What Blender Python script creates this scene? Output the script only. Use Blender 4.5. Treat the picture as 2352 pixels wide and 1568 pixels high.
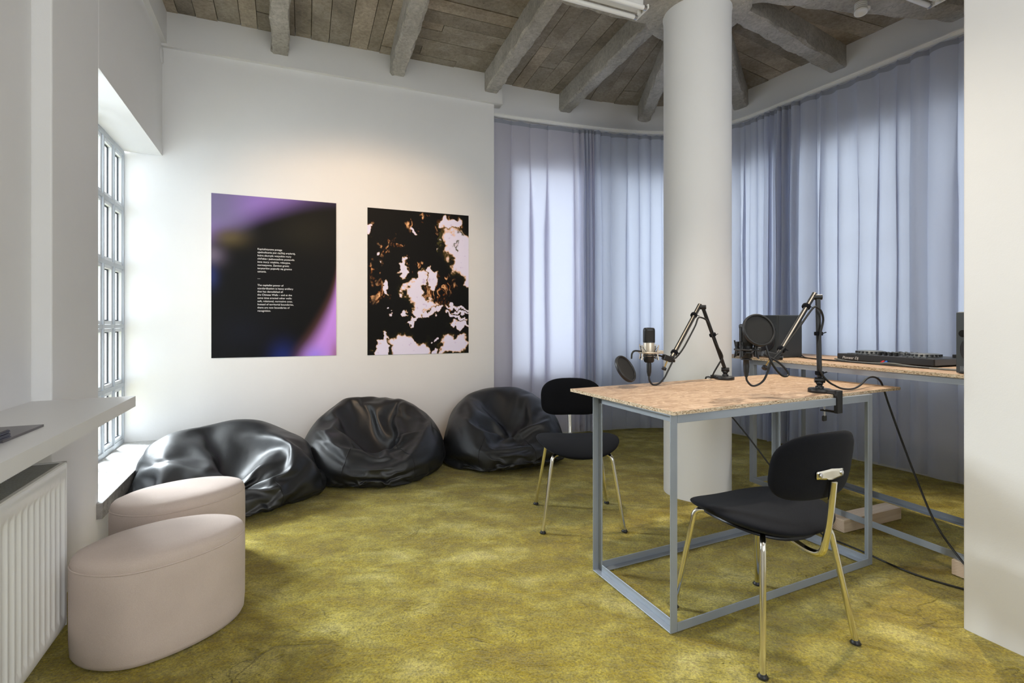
import bpy, math, random
import numpy as np
from mathutils import Vector, Matrix, noise as mnoise

# ------------------------------------------------------------------ clear
for o in list(bpy.data.objects):
    bpy.data.objects.remove(o, do_unlink=True)
scene = bpy.context.scene
COL = scene.collection
random.seed(7)

# ------------------------------------------------------------------ camera
EYE = 1.05
cam_data = bpy.data.cameras.new('camera')
cam_data.sensor_width = 36.0
cam_data.lens = 17.0
cam_data.shift_y = -44.0 / 2352.0
cam_data.clip_start = 0.02
cam = bpy.data.objects.new('camera', cam_data)
COL.objects.link(cam)
cam.location = (0, 0, EYE)
cam.rotation_euler = (math.radians(90), 0, 0)
scene.camera = cam

# ------------------------------------------------------------------ world (overcast daylight)
world = bpy.data.worlds.new('overcast_sky')
scene.world = world
world.use_nodes = True
bg = world.node_tree.nodes['Background']
bg.inputs['Color'].default_value = (0.86, 0.935, 1.0, 1)
bg.inputs['Strength'].default_value = 2.4

# ------------------------------------------------------------------ lights
def lamp(name, kind, loc, target, energy, color, **kw):
    d = bpy.data.lights.new(name, kind)
    d.energy = energy
    d.color = color
    for k, v in kw.items():
        setattr(d, k, v)
    o = bpy.data.objects.new(name, d)
    COL.objects.link(o)
    o.location = loc
    o.rotation_euler = (Vector(target) - Vector(loc)).to_track_quat('-Z', 'Y').to_euler()
    return o

WARM = (1.0, 0.70, 0.45)
NEUT = (1.0, 0.89, 0.73)
# added fill lamp behind the camera, brightening the walls from the rear
lamp('rear_fill_light', 'AREA', (1.35, -1.35, 1.70), (0.1, 2.6, 1.0), 22, (0.97, 0.985, 1.0), shape='RECTANGLE', size=1.8, size_y=1.7)
# the bright street sky that the tall left window looks out on
lamp('left_window_daylight', 'AREA', (-4.35, 3.85, 2.75), (-1.4, 2.15, 0.3), 1050, (0.90, 0.955, 1.0), shape='RECTANGLE', size=1.3, size_y=1.3)
# unseen overhead panel added as soft fill, aimed down to the left
lamp('overhead_fill_light', 'AREA', (0.9, 0.8, 3.12), (-0.9, 1.5, 0.4), 16, (1.0, 0.98, 0.95), shape='RECTANGLE', size=2.0, size_y=1.6)
# ceiling spots
lamp('spot_light_posters', 'SPOT', (-0.45, 1.70, 3.08), (-1.20, 3.84, 1.50), 125, WARM,
     spot_size=math.radians(58), spot_blend=1.0, shadow_soft_size=0.05)
lamp('spot_light_table', 'SPOT', (0.1, 1.7, 3.08), (1.3, 1.75, 0.0), 75, NEUT,
     spot_size=math.radians(72), spot_blend=0.7, shadow_soft_size=0.03)
lamp('spot_light_desk', 'SPOT', (2.16, 2.99, 2.94), (1.85, 1.4, 0.0), 150, NEUT,
     spot_size=math.radians(70), spot_blend=0.5, shadow_soft_size=0.03)

# ------------------------------------------------------------------ exposure
scene.view_settings.view_transform = 'Standard'
scene.view_settings.look = 'None'
scene.view_settings.gamma = 1.0
scene.view_settings.use_curve_mapping = False
scene.view_settings.exposure = 0.42
scene.cycles.use_denoising = True
scene.cycles.max_bounces = 10
scene.cycles.diffuse_bounces = 5
scene.cycles.glossy_bounces = 4
scene.cycles.transmission_bounces = 6
scene.cycles.transparent_max_bounces = 12
scene.cycles.sample_clamp_indirect = 6.0
scene.cycles.caustics_reflective = False
scene.cycles.caustics_refractive = False

# ------------------------------------------------------------------ mesh helpers
class MB:
    """collects geometry and links it as one mesh object"""
    def __init__(self):
        self.v = []; self.f = []; self.sm = []
    def add(self, verts, faces, smooth=False):
        b = len(self.v)
        self.v += [tuple(p) for p in verts]
        self.f += [tuple(i + b for i in f) for f in faces]
        self.sm += [smooth] * len(faces)
        return self
    def box(self, c, s, ax=None):
        """box centred at c, full sizes s, optional axes (x, y, z unit vectors)"""
        ax = ax or ((1, 0, 0), (0, 1, 0), (0, 0, 1))
        X, Y, Z = (Vector(a) for a in ax)
        c = Vector(c)
        vs = []
        for k in (-.5, .5):
            for j in (-.5, .5):
                for i in (-.5, .5):
                    vs.append(c + X * (i * s[0]) + Y * (j * s[1]) + Z * (k * s[2]))
        return self.add(vs, [(0, 2, 3, 1), (4, 5, 7, 6), (0, 1, 5, 4), (2, 6, 7, 3), (0, 4, 6, 2), (1, 3, 7, 5)])
    def prism(self, poly, z0, z1, smooth=False):
        n = len(poly)
        a = sum(poly[i][0] * poly[(i + 1) % n][1] - poly[(i + 1) % n][0] * poly[i][1] for i in range(n))
        if a < 0:
            poly = poly[::-1]
        vs = [(p[0], p[1], z0) for p in poly] + [(p[0], p[1], z1) for p in poly]
        fs = [tuple(range(n))[::-1], tuple(range(n, 2 * n))]
        self.add(vs, fs)
        return self.add(vs, [(i, (i + 1) % n, n + (i + 1) % n, n + i) for i in range(n)], smooth)
    def bar(self, a, b, w, h, up=(0, 0, 1)):
        """rectangular bar from a to b, width w across, height h along up"""
        a, b = Vector(a), Vector(b)
        d = (b - a).normalized()
        x = d.cross(Vector(up))
        if x.length < 1e-5:
            x = d.cross(Vector((1, 0, 0)))
        x.normalize()
        z = x.cross(d)
        return self.box((a + b) / 2, (w, (b - a).length, h), (x, d, z))
    def tube(self, pts, r, seg=12, caps=True, rx=None):
        pts = [Vector(p) for p in pts]
        n = len(pts)
        rs = r if isinstance(r, (list, tuple)) else [r] * n
        t0 = (pts[1] - pts[0]).normalized()
        nrm = t0.orthogonal().normalized()
        vs = []
        prev = t0
        for i, p in enumerate(pts):
            t = (pts[min(i + 1, n - 1)] - pts[max(i - 1, 0)]).normalized()
            q = prev.rotation_difference(t)
            nrm = q @ nrm
            nrm = (nrm - t * nrm.dot(t)).normalized()
            bn = t.cross(nrm)
            prev = t
            for k in range(seg):
                a = 2 * math.pi * k / seg
                vs.append(p + nrm * (math.cos(a) * rs[i]) + bn * (math.sin(a) * rs[i]))
        fs = []
        for i in range(n - 1):
            for k in range(seg):
                k2 = (k + 1) % seg
                fs.append((i * seg + k, i * seg + k2, (i + 1) * seg + k2, (i + 1) * seg + k))
        self.add(vs, fs, True)
        if caps:
            self.add(vs[:seg], [tuple(range(seg))[::-1]])
            self.add(vs[-seg:], [tuple(range(seg))])
        return self
    def lathe(self, prof, c=(0, 0, 0), axis=(0, 0, 1), seg=32, smooth=True, sx=1.0):
        """profile [(radius, height)] turned round axis through c"""
        z = Vector(axis).normalized()
        x = z.orthogonal().normalized() if abs(z.z) < 0.999 else Vector((1, 0, 0))
        y = z.cross(x)
        c = Vector(c)
        vs = []
        for (r, h) in prof:
            for k in range(seg):
                a = 2 * math.pi * k / seg
                vs.append(c + x * (r * math.cos(a) * sx) + y * (r * math.sin(a)) + z * h)
        fs = []
        for i in range(len(prof) - 1):
            for k in range(seg):
                k2 = (k + 1) % seg
                fs.append((i * seg + k, i * seg + k2, (i + 1) * seg + k2, (i + 1) * seg + k))
        self.add(vs, fs, smooth)
        if prof[0][0] > 1e-5:
            self.add(vs[:seg], [tuple(range(seg))[::-1]])
        if prof[-1][0] > 1e-5:
            self.add(vs[-seg:], [tuple(range(seg))])
        return self
    def grid(self, fn, nu, nv, closeu=False, smooth=True):
        vs = [fn(i / (nu if closeu else nu - 1), j / (nv - 1)) for j in range(nv) for i in range(nu)]
        fs = []
        for j in range(nv - 1):
            for i in range(nu if closeu else nu - 1):
                i2 = (i + 1) % nu
                fs.append((j * nu + i, j * nu + i2, (j + 1) * nu + i2, (j + 1) * nu + i))
        return self.add(vs, fs, smooth)
    def build(self, name, mat, parent=None, bevel=0, seg=2, loc=None):
        me = bpy.data.meshes.new(name)
        me.from_pydata(self.v, [], self.f)
        me.polygons.foreach_set('use_smooth', self.sm)
        me.materials.append(mat)
        me.update()
        o = bpy.data.objects.new(name, me)
        COL.objects.link(o)
        if parent:
            o.parent = parent
        if loc:
            o.location = loc
        if bevel:
            m = o.modifiers.new('bevel', 'BEVEL')
            m.width = bevel; m.segments = seg; m.limit_method = 'ANGLE'
            m.angle_limit = math.radians(35)
        return o

def tag(o, label=None, cat=None, group=None, kind=None):
    if label: o['label'] = label
    if cat: o['category'] = cat
    if group: o['group'] = group
    if kind: o['kind'] = kind
    return o

def thing(name, label, cat, loc=(0, 0, 0), rz=0.0, group=None):
    o = bpy.data.objects.new(name, None)
    o.empty_display_size = 0.1
    COL.objects.link(o)
    o.location = loc
    o.rotation_euler = (0, 0, rz)
    return tag(o, label, cat, group)

def copy_tree(o, parent=None):
    c = o.copy()
    COL.objects.link(c)
    c.parent = parent
    for ch in [x for x in bpy.data.objects if x.parent == o]:
        copy_tree(ch, c)
    return c

def smooth_path(pts, per=8):
    """Catmull-Rom through points"""
    P = [Vector(p) for p in pts]
    P = [P[0] * 2 - P[1]] + P + [P[-1] * 2 - P[-2]]
    out = []
    for i in range(1, len(P) - 2):
        for k in range(per):
            t = k / per
            p0, p1, p2, p3 = P[i - 1], P[i], P[i + 1], P[i + 2]
            out.append(0.5 * ((2 * p1) + (p2 - p0) * t + (2 * p0 - 5 * p1 + 4 * p2 - p3) * t * t
                              + (3 * p1 - p0 - 3 * p2 + p3) * t ** 3))
    out.append(P[-2])
    return out

def subsurf(o, lv=1):
    m = o.modifiers.new('subdivision', 'SUBSURF')
    m.levels = lv; m.render_levels = lv
    return o

# ------------------------------------------------------------------ materials
class NT:
    def __init__(self, name):
        self.m = bpy.data.materials.new(name)
        self.m.use_nodes = True
        self.t = self.m.node_tree
        self.t.nodes.clear()
        self.out = self.n('ShaderNodeOutputMaterial')
    def n(self, kind, **kw):
        nd = self.t.nodes.new(kind)
        for k, v in kw.items():
            if k.startswith('in_'):
                nd.inputs[k[3:].replace('_', ' ')].default_value = v
            elif k.startswith('i'):
                nd.inputs[int(k[1:])].default_value = v
            else:
                setattr(nd, k, v)
        return nd
    def l(self, a, b):
        self.t.links.new(a, b)
    def ramp(self, fac, stops, interp='LINEAR'):
        r = self.n('ShaderNodeValToRGB')
        r.color_ramp.interpolation = interp
        e = r.color_ramp.elements
        while len(e) < len(stops): e.new(0.5)
        for k, (p, c) in enumerate(stops):
            e[k].position = p
            e[k].color = (c[0], c[1], c[2], 1) if not isinstance(c, (int, float)) else (c, c, c, 1)
        self.l(fac, r.inputs[0])
        return r.outputs[0]
    def coords(self, kind='Object', scale=None, rot=None):
        tc = self.n('ShaderNodeTexCoord')
        if scale is None and rot is None:
            return tc.outputs[kind]
        mp = self.n('ShaderNodeMapping')
        if scale: mp.inputs['Scale'].default_value = scale
        if rot: mp.inputs['Rotation'].default_value = rot
        self.l(tc.outputs[kind], mp.inputs[0])
        return mp.outputs[0]
    def noise(self, vec, scale, detail=2.0, rough=0.5, dist=0.0):
        nd = self.n('ShaderNodeTexNoise')
        nd.inputs['Scale'].default_value = scale
        nd.inputs['Detail'].default_value = detail
        nd.inputs['Roughness'].default_value = rough
        nd.inputs['Distortion'].default_value = dist
        if vec is not None: self.l(vec, nd.inputs['Vector'])
        return nd.outputs[0]
    def mix(self, fac, a, b, mode='MIX'):
        m = self.n('ShaderNodeMix', data_type='RGBA', blend_type=mode)
        for sock, val in ((m.inputs[0], fac), (m.inputs[6], a), (m.inputs[7], b)):
            if hasattr(val, 'is_linked'): self.l(val, sock)
            elif isinstance(val, (int, float)): sock.default_value = val
            else: sock.default_value = (val[0], val[1], val[2], 1)
        return m.outputs[2]
    def math(self, op, a, b=0.0):
        m = self.n('ShaderNodeMath', operation=op)
        for k, val in ((0, a), (1, b)):
            if hasattr(val, 'is_linked'): self.l(val, m.inputs[k])
            else: m.inputs[k].default_value = val
        return m.outputs[0]
    def bump(self, height, strength=0.3, dist=0.01, normal=None):
        b = self.n('ShaderNodeBump')
        b.inputs['Strength'].default_value = strength
        b.inputs['Distance'].default_value = dist
        self.l(height, b.inputs['Height'])
        if normal is not None: self.l(normal, b.inputs['Normal'])
        return b.outputs[0]
    def bsdf(self, color=(0.5, 0.5, 0.5), rough=0.5, metal=0.0, normal=None, spec=None, **kw):
        p = self.n('ShaderNodeBsdfPrincipled')
        if hasattr(color, 'is_linked'): self.l(color, p.inputs['Base Color'])
        else: p.inputs['Base Color'].default_value = (color[0], color[1], color[2], 1)
        if hasattr(rough, 'is_linked'): self.l(rough, p.inputs['Roughness'])
        else: p.inputs['Roughness'].default_value = rough
        p.inputs['Metallic'].default_value = metal
        if spec is not None: p.inputs['Specular IOR Level'].default_value = spec
        for k, v in kw.items(): p.inputs[k.replace('_', ' ')].default_value = v
        if normal is not None: self.l(normal, p.inputs['Normal'])
        self.l(p.outputs[0], self.out.inputs[0])
        return self.m

def plain(name, color, rough=0.5, metal=0.0, grain=0.0, gscale=200, spec=None, vary=0.0):
    t = NT(name)
    v = t.coords()
    nz = t.noise(v, gscale, 3)
    col = color
    if vary:
        lo = [c * (1 - vary) for c in color]; hi = [min(1, c * (1 + vary)) for c in color]
        col = t.ramp(t.noise(v, 3.0, 4), [(0.3, lo), (0.7, hi)])
    nrm = t.bump(nz, grain, 0.002) if grain else None
    return t.bsdf(col, rough, metal, nrm, spec)

M = {}
# painted plaster
def plaster(name, col):
    t = NT(name)
    v = t.coords()
    c = t.ramp(t.noise(v, 2.2, 5, 0.6), [(0.25, [x * 0.965 for x in col]), (0.75, col)])
    n1 = t.bump(t.noise(v, 9, 4, 0.6), 0.12, 0.01)
    n2 = t.bump(t.noise(v, 260, 2), 0.10, 0.002, n1)
    return t.bsdf(c, 0.62, 0, n2, 0.3)
M['wall'] = plaster('white_plaster', (0.79, 0.787, 0.782))
M['band'] = plaster('white_plaster_beam', (0.74, 0.735, 0.725))
M['columnpaint'] = plaster('white_column_paint', (0.77, 0.78, 0.785))

def concrete(name, lo, mid, hi, tint=0.35):
    t = NT(name)
    v = t.coords('Object')
    info = t.n('ShaderNodeObjectInfo')
    off = t.n('ShaderNodeVectorMath', operation='ADD')
    t.l(v, off.inputs[0])
    rnd = t.n('ShaderNodeCombineXYZ')
    for k in range(3): t.l(t.math('MULTIPLY', info.outputs['Random'], 17.0 + 9 * k), rnd.inputs[k])
    t.l(rnd.outputs[0], off.inputs[1])
    vv = off.outputs[0]
    big = t.noise(vv, 2.6, 6, 0.65, 0.4)
    c = t.ramp(big, [(0.22, lo), (0.5, mid), (0.8, hi)])
    fine = t.noise(vv, 42, 5, 0.7)
    c = t.mix(0.55, c, t.ramp(fine, [(0.3, 0.30), (0.7, 0.72)]), 'OVERLAY')
    tone = t.ramp(info.outputs['Random'], [(0.0, (0.72, 0.70, 0.68)), (0.5, (0.98, 0.97, 0.96)), (1.0, (1.22, 1.15, 1.08))])
    c = t.mix(tint, c, t.mix(1.0, c, tone, 'MULTIPLY'))
    pits = t.n('ShaderNodeTexVoronoi', in_Scale=34.0)
    t.l(vv, pits.inputs['Vector'])
    pit = t.ramp(pits.outputs['Distance'], [(0.05, 0.0), (0.16, 1.0)])
    c = t.mix(t.math('MULTIPLY', t.math('SUBTRACT', 1.0, pit), 0.55), c, (0.03, 0.028, 0.025))
    n1 = t.bump(fine, 0.55, 0.012)
    n2 = t.bump(t.noise(vv, 150, 3, 0.7), 0.35, 0.004, n1)
    return t.bsdf(c, 0.85, 0, n2, 0.25)
M['board'] = concrete('board_marked_concrete', (0.17, 0.148, 0.118), (0.325, 0.29, 0.237), (0.48, 0.44, 0.38), 0.8)
M['beam'] = concrete('rough_concrete', (0.29, 0.275, 0.245), (0.42, 0.40, 0.36), (0.56, 0.54, 0.50), 0.2)
M['sill'] = concrete('sill_concrete', (0.42, 0.42, 0.41), (0.52, 0.52, 0.51), (0.62, 0.62, 0.61), 0.0)
M['sillrough'] = concrete('exposed_aggregate', (0.10, 0.095, 0.09), (0.21, 0.20, 0.19), (0.38, 0.37, 0.36), 0.0)

# carpet: long mustard pile, brushed light and dark
def carpet():
    t = NT('mustard_carpet')
    v = t.coords()
    big = t.noise(v, 1.1, 3, 0.5, 0.6)
    vs = t.coords('Object', (1.0, 1.7, 1.0), (0, 0, math.radians(21)))
    brush = t.noise(vs, 3.8, 6, 0.60, 0.5)
    mid = t.noise(v, 14, 5, 0.65, 0.4)
    fine = t.noise(v, 150, 4, 0.75)
    c = t.ramp(brush, [(0.28, (0.235, 0.165, 0.004)), (0.46, (0.325, 0.245, 0.010)),
                       (0.555, (0.415, 0.335, 0.042)), (0.68, (0.57, 0.485, 0.135))])
    c = t.mix(t.ramp(big, [(0.42, 0.0), (0.75, 0.6)]), c, (0.315, 0.235, 0.008))
    c = t.mix(0.45, c, t.ramp(mid, [(0.3, 0.25), (0.7, 0.75)]), 'OVERLAY')
    c = t.mix(0.75, c, t.ramp(fine, [(0.32, 0.12), (0.68, 0.85)]), 'OVERLAY')
    # drag marks: thin creases where the pile has been pushed over
    rid = t.math('ABSOLUTE', t.math('SUBTRACT', t.noise(vs, 3.1, 3, 0.5, 1.2), 0.5))
    crease = t.math('MULTIPLY', t.ramp(rid, [(0.0, 1.0), (0.012, 0.0)]), t.ramp(t.noise(v, 2.3, 2), [(0.54, 0.0), (0.62, 1.0)]))
    c = t.mix(t.math('MULTIPLY', crease, 0.22), c, (0.15, 0.10, 0.004))
    dent = t.bump(t.noise(vs, 5.0, 6, 0.6, 0.8), 0.6, 0.05)
    dent = t.bump(t.math('SUBTRACT', 1.0, crease), 0.6, 0.02, dent)
    n1 = t.bump(t.noise(v, 45, 4, 0.65, 0.5), 0.6, 0.014, dent)
    n2 = t.bump(fine, 0.8, 0.008, n1)
    return t.bsdf(c, 0.95, 0, n2, 0.1, Sheen_Weight=0.25, Sheen_Roughness=0.5)
M['carpet'] = carpet()

def leather():
    t = NT('black_faux_leather')
    v = t.coords()
    vor = t.n('ShaderNodeTexVoronoi', in_Scale=420.0)
    t.l(v, vor.inputs['Vector'])
    n0 = t.bump(t.noise(v, 18, 3, 0.5, 0.4), 0.10, 0.012)
    n1 = t.bump(vor.outputs['Distance'], 0.12, 0.001, n0)
    r = t.ramp(t.noise(v, 6, 4), [(0.3, 0.38), (0.7, 0.48)])
    return t.bsdf((0.0125, 0.0135, 0.0155), r, 0, n1, 0.6)
M['leather'] = leather()
M['seam'] = plain('black_seam', (0.006, 0.006, 0.007), 0.6)

def fabric(name, col, scale=520, strength=0.35, rough=0.9, vary=0.06, sheen=0.15):
    t = NT(name)
    v = t.coords()
    nz = t.noise(v, scale, 2, 0.7)
    c = t.ramp(t.noise(v, 6, 4), [(0.3, [x * (1 - vary) for x in col]), (0.7, [x * (1 + vary) for x in col])])
    c = t.mix(0.22, c, t.ramp(nz, [(0.3, 0.3), (0.7, 0.7)]), 'OVERLAY')
    return t.bsdf(c, rough, 0, t.bump(nz, strength, 0.002), 0.15, Sheen_Weight=sheen, Sheen_Roughness=0.5)
M['pouf'] = fabric('blush_wool', (0.62, 0.515, 0.455))
M['blackcloth'] = fabric('black_wool', (0.0055, 0.006, 0.0085), 700, 0.5, 0.92, 0.1, 0.03)
M['shell'] = plain('black_shell', (0.008, 0.008, 0.010), 0.4)

M['chrome'] = plain('bright_nickel_tube', (0.84, 0.815, 0.74), 0.14, 1.0)
M['blackmetal'] = plain('black_metal', (0.013, 0.013, 0.014), 0.38, 0.3, 0.05)
M['blackplastic'] = plain('black_plastic', (0.012, 0.012, 0.013), 0.45)
M['darkmesh'] = plain('black_mesh', (0.02, 0.019, 0.018), 0.8, 0, 0.8, 900)
M['rubber'] = plain('black_rubber_cable', (0.008, 0.008, 0.008), 0.5)
M['greycable'] = plain('grey_cable', (0.16, 0.17, 0.16), 0.5)
M['champagne'] = plain('champagne_metal', (0.62, 0.55, 0.45), 0.38, 0.6)
M['silver'] = plain('silver_screw', (0.6, 0.6, 0.62), 0.25, 1.0)
M['brass'] = plain('brass_screw', (0.62, 0.42, 0.16), 0.3, 1.0)
M['steel'] = plain('grey_powder_coated_steel', (0.31, 0.345, 0.39), 0.42, 0.3, 0.03, 300, None, 0.08)
M['radiator'] = plain('white_enamel', (0.83, 0.83, 0.82), 0.32)
M['grille'] = plain('grey_grille', (0.33, 0.33, 0.32), 0.5)
M['shelf'] = plain('white_shelf', (0.74, 0.735, 0.725), 0.45, 0, 0.04, 150)
M['alu'] = plain('pale_grey_window_frame', (0.52, 0.56, 0.60), 0.4)
M['sash'] = plain('white_sash', (0.80, 0.83, 0.86), 0.4)
M['gasket'] = plain('dark_gasket', (0.03, 0.035, 0.045), 0.6)
M['whiteplastic'] = plain('white_plastic', (0.82, 0.82, 0.80), 0.35)
M['tubeglass'] = plain('fluorescent_tube_glass', (0.86, 0.86, 0.85), 0.25)
M['speaker'] = plain('charcoal_vinyl', (0.034, 0.042, 0.047), 0.5, 0, 0.15, 700)
M['cone'] = plain('speaker_cone', (0.012, 0.013, 0.018), 0.55)
M['hole'] = plain('black_hollow', (0.002, 0.002, 0.002), 0.9)
M['controller'] = plain('controller_black', (0.014, 0.015, 0.018), 0.4)
M['controllerside'] = plain('controller_grey_side', (0.10, 0.115, 0.13), 0.45)
M['white_ink'] = plain('white_ink', (0.85, 0.85, 0.85), 0.6)
M['red'] = plain('red_plug', (0.65, 0.02, 0.03), 0.4)
M['blue'] = plain('blue_plug', (0.03, 0.16, 0.62), 0.4)
M['magazine'] = plain('grey_print', (0.13, 0.12, 0.125), 0.35, 0, 0, 1, None, 0.3)
M['cardback'] = plain('blue_card', (0.06, 0.065, 0.10), 0.4, 0, 0, 1, None, 0.5)

def glass():
    t = NT('window_glass')
    tr = t.n('ShaderNodeBsdfTransparent'); tr.inputs[0].default_value = (0.93, 0.96, 0.97, 1)
    gl = t.n('ShaderNodeBsdfGlossy'); gl.inputs['Roughness'].default_value = 0.02
    mx = t.n('ShaderNodeMixShader')
    lw = t.n('ShaderNodeLayerWeight'); lw.inputs[0].default_value = 0.5
    refl = t.math('ADD', 0.04, t.math('MULTIPLY', t.math('POWER', lw.outputs['Facing'], 5.0), 0.6))
    t.l(refl, mx.inputs[0]); t.l(tr.outputs[0], mx.inputs[1]); t.l(gl.outputs[0], mx.inputs[2])
    t.l(mx.outputs[0], t.out.inputs[0])
    return t.m
M['glass'] = glass()

def curtain_mat(name, dif, trans):
    t = NT(name)
    v = t.coords()
    weave = t.noise(t.coords('Object', (1, 1, 0.12)), 240, 3, 0.6)
    nrm = t.bump(weave, 0.18, 0.002)
    d = t.n('ShaderNodeBsdfDiffuse'); d.inputs[0].default_value = (*dif, 1)
    s = t.n('ShaderNodeBsdfTranslucent'); s.inputs[0].default_value = (*trans, 1)
    sh = t.n('ShaderNodeBsdfSheen'); sh.inputs[0].default_value = (0.10, 0.11, 0.13, 1); sh.inputs['Roughness'].default_value = 0.4
    for nd in (d, s): t.l(nrm, nd.inputs['Normal'])
    a1 = t.n('ShaderNodeAddShader'); a2 = t.n('ShaderNodeAddShader')
    t.l(d.outputs[0], a1.inputs[0]); t.l(s.outputs[0], a1.inputs[1])
    t.l(a1.outputs[0], a2.inputs[0]); t.l(sh.outputs[0], a2.inputs[1])
    t.l(a2.outputs[0], t.out.inputs[0])
    return t.m
M['curtain'] = curtain_mat('blue_grey_velvet', (0.255, 0.272, 0.305), (0.45, 0.462, 0.528))
M['curtain_warm'] = curtain_mat('mauve_grey_velvet', (0.27, 0.262, 0.277), (0.465, 0.467, 0.54))
M['tape'] = curtain_mat('curtain_heading', (0.225, 0.24, 0.27), (0.25, 0.26, 0.30))

def osb(name, face=True):
    t = NT(name)
    v = t.coords()
    lay = None
    wn = t.n('ShaderNodeVectorMath', operation='ADD')
    cw = t.n('ShaderNodeTexNoise', in_Scale=9.0)
    t.l(v, cw.inputs['Vector'])
    sc = t.n('ShaderNodeVectorMath', operation='SCALE'); sc.inputs['Scale'].default_value = 0.03
    t.l(cw.outputs['Color'], sc.inputs[0]); t.l(v, wn.inputs[0]); t.l(sc.outputs[0], wn.inputs[1])
    cols = []
    for k, (ang, s) in enumerate(((8, (14, 60, 60)), (35, (18, 75, 75)), (-28, (16, 66, 66)))):
        mp = t.n('ShaderNodeMapping')
        mp.inputs['Rotation'].default_value = (0, 0, math.radians(ang))
        mp.inputs['Scale'].default_value = s if face else (150, 150, 320)
        mp.inputs['Location'].default_value = (k * 3.1, k * 1.7, 0)
        t.l(wn.outputs[0], mp.inputs[0])
        vo = t.n('ShaderNodeTexVoronoi', in_Scale=1.0)
        t.l(mp.outputs[0], vo.inputs['Vector'])
        cols.append((vo.outputs['Color'], vo.outputs['Distance']))
    def g(sock):
        s = t.n('ShaderNodeSeparateColor'); t.l(sock, s.inputs[0]); return s.outputs[0]
    if face:
        st = [(0.0, (0.34, 0.215, 0.13)), (0.10, (0.40, 0.265, 0.17)), (0.5, (0.475, 0.32, 0.21)), (0.85, (0.54, 0.38, 0.255)), (1.0, (0.62, 0.455, 0.32))]
    else:
        st = [(0.0, (0.20, 0.13, 0.07)), (0.2, (0.44, 0.32, 0.20)), (0.6, (0.62, 0.50, 0.35)), (1.0, (0.76, 0.66, 0.52))]
    a = t.ramp(g(cols[0][0]), st); b = t.ramp(g(cols[1][0]), st); c2 = t.ramp(g(cols[2][0]), st)
    m1 = t.mix(t.ramp(t.noise(v, 26, 3), [(0.45, 0.0), (0.55, 1.0)]), a, b)
    c = t.mix(t.ramp(t.noise(v, 33, 3, 0.5, 1.0), [(0.47, 0.0), (0.56, 1.0)]), m1, c2)
    if face:
        # a dark knot-grained flake and grey water stain near the sitter's edge
        stain = t.noise(t.coords('Object', (3.2, 9.0, 1)), 1.5, 4, 0.6, 1.2)
        c = t.mix(t.ramp(stain, [(0.66, 0.0), (0.74, 0.6)]), c, (0.20, 0.155, 0.125))
        c = t.mix(0.35, c, t.ramp(t.noise(t.coords('Object', (30, 260, 1)), 1.0, 3), [(0.3, 0.35), (0.7, 0.65)]), 'OVERLAY')
    nrm = t.bump(g(cols[0][0]), 0.22 if face else 0.9, 0.003)
    return t.bsdf(c, 0.62 if face else 0.8, 0, nrm, 0.3)
M['osb'] = osb('chipboard_face', True)
M['osbedge'] = osb('chipboard_edge', False)

def pine():
    t = NT('pine_offcut')
    v = t.coords('Object', (2.0, 22.0, 22.0))
    w = t.noise(v, 1.4, 5, 0.6, 0.8)
    c = t.ramp(w, [(0.3, (0.62, 0.47, 0.34)), (0.55, (0.76, 0.63, 0.48)), (0.8, (0.83, 0.73, 0.60))])
    return t.bsdf(c, 0.7, 0, t.bump(w, 0.1, 0.002), 0.25)
M['pine'] = pine()

def endgrain():
    t = NT('pine_end_grain')
    v = t.coords()
    wv = t.n('ShaderNodeTexWave', wave_type='RINGS', in_Scale=55.0, in_Distortion=1.2)
    mp = t.n('ShaderNodeMapping'); mp.inputs['Location'].default_value = (0, 0.05, 0.06)
    t.l(v, mp.inputs[0]); t.l(mp.outputs[0], wv.inputs['Vector'])
    c = t.ramp(wv.outputs[0], [(0.2, (0.50, 0.36, 0.25)), (0.7, (0.72, 0.58, 0.45))])
    return t.bsdf(c, 0.8, 0, None, 0.2)
M['endgrain'] = endgrain()

def print_mat(name):
    t = NT(name)
    a = t.n('ShaderNodeVertexColor', layer_name='print')
    return t.bsdf(a.outputs[0], 0.55, 0, None, 0.12)
M['print'] = print_mat('poster_print')

# ================================================================== STRUCTURE
U = Vector((0.9327, 0.3607, 0))            # along the back wall, to the right
NB = Vector((0.3607, -0.9327, 0))          # back wall normal, into the room
LW = Vector((0.428, -0.9038, 0))           # along the left wall, towards the camera
NL = Vector((0.9038, 0.428, 0))            # left wall normal, into the room
B0 = Vector((0.0, 4.3195, 0))              # back wall point at x = 0
C0 = Vector((-2.441, 3.375, 0))            # inner corner of left and back wall
CEIL = 3.21

def Lp(t, d):
    p = C0 + LW * t + NL * d
    return (p.x, p.y)
def Bp(s, d):
    p = B0 + U * s + NB * d
    return (p.x, p.y)
def lbox(mb, t0, t1, d0, d1, z0, z1):
    return mb.prism([Lp(t0, d0), Lp(t1, d0), Lp(t1, d1), Lp(t0, d1)], z0, z1)
def bbox_(mb, s0, s1, d0, d1, z0, z1):
    return mb.prism([Bp(s0, d0), Bp(s1, d0), Bp(s1, d1), Bp(s0, d1)], z0, z1)

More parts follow.
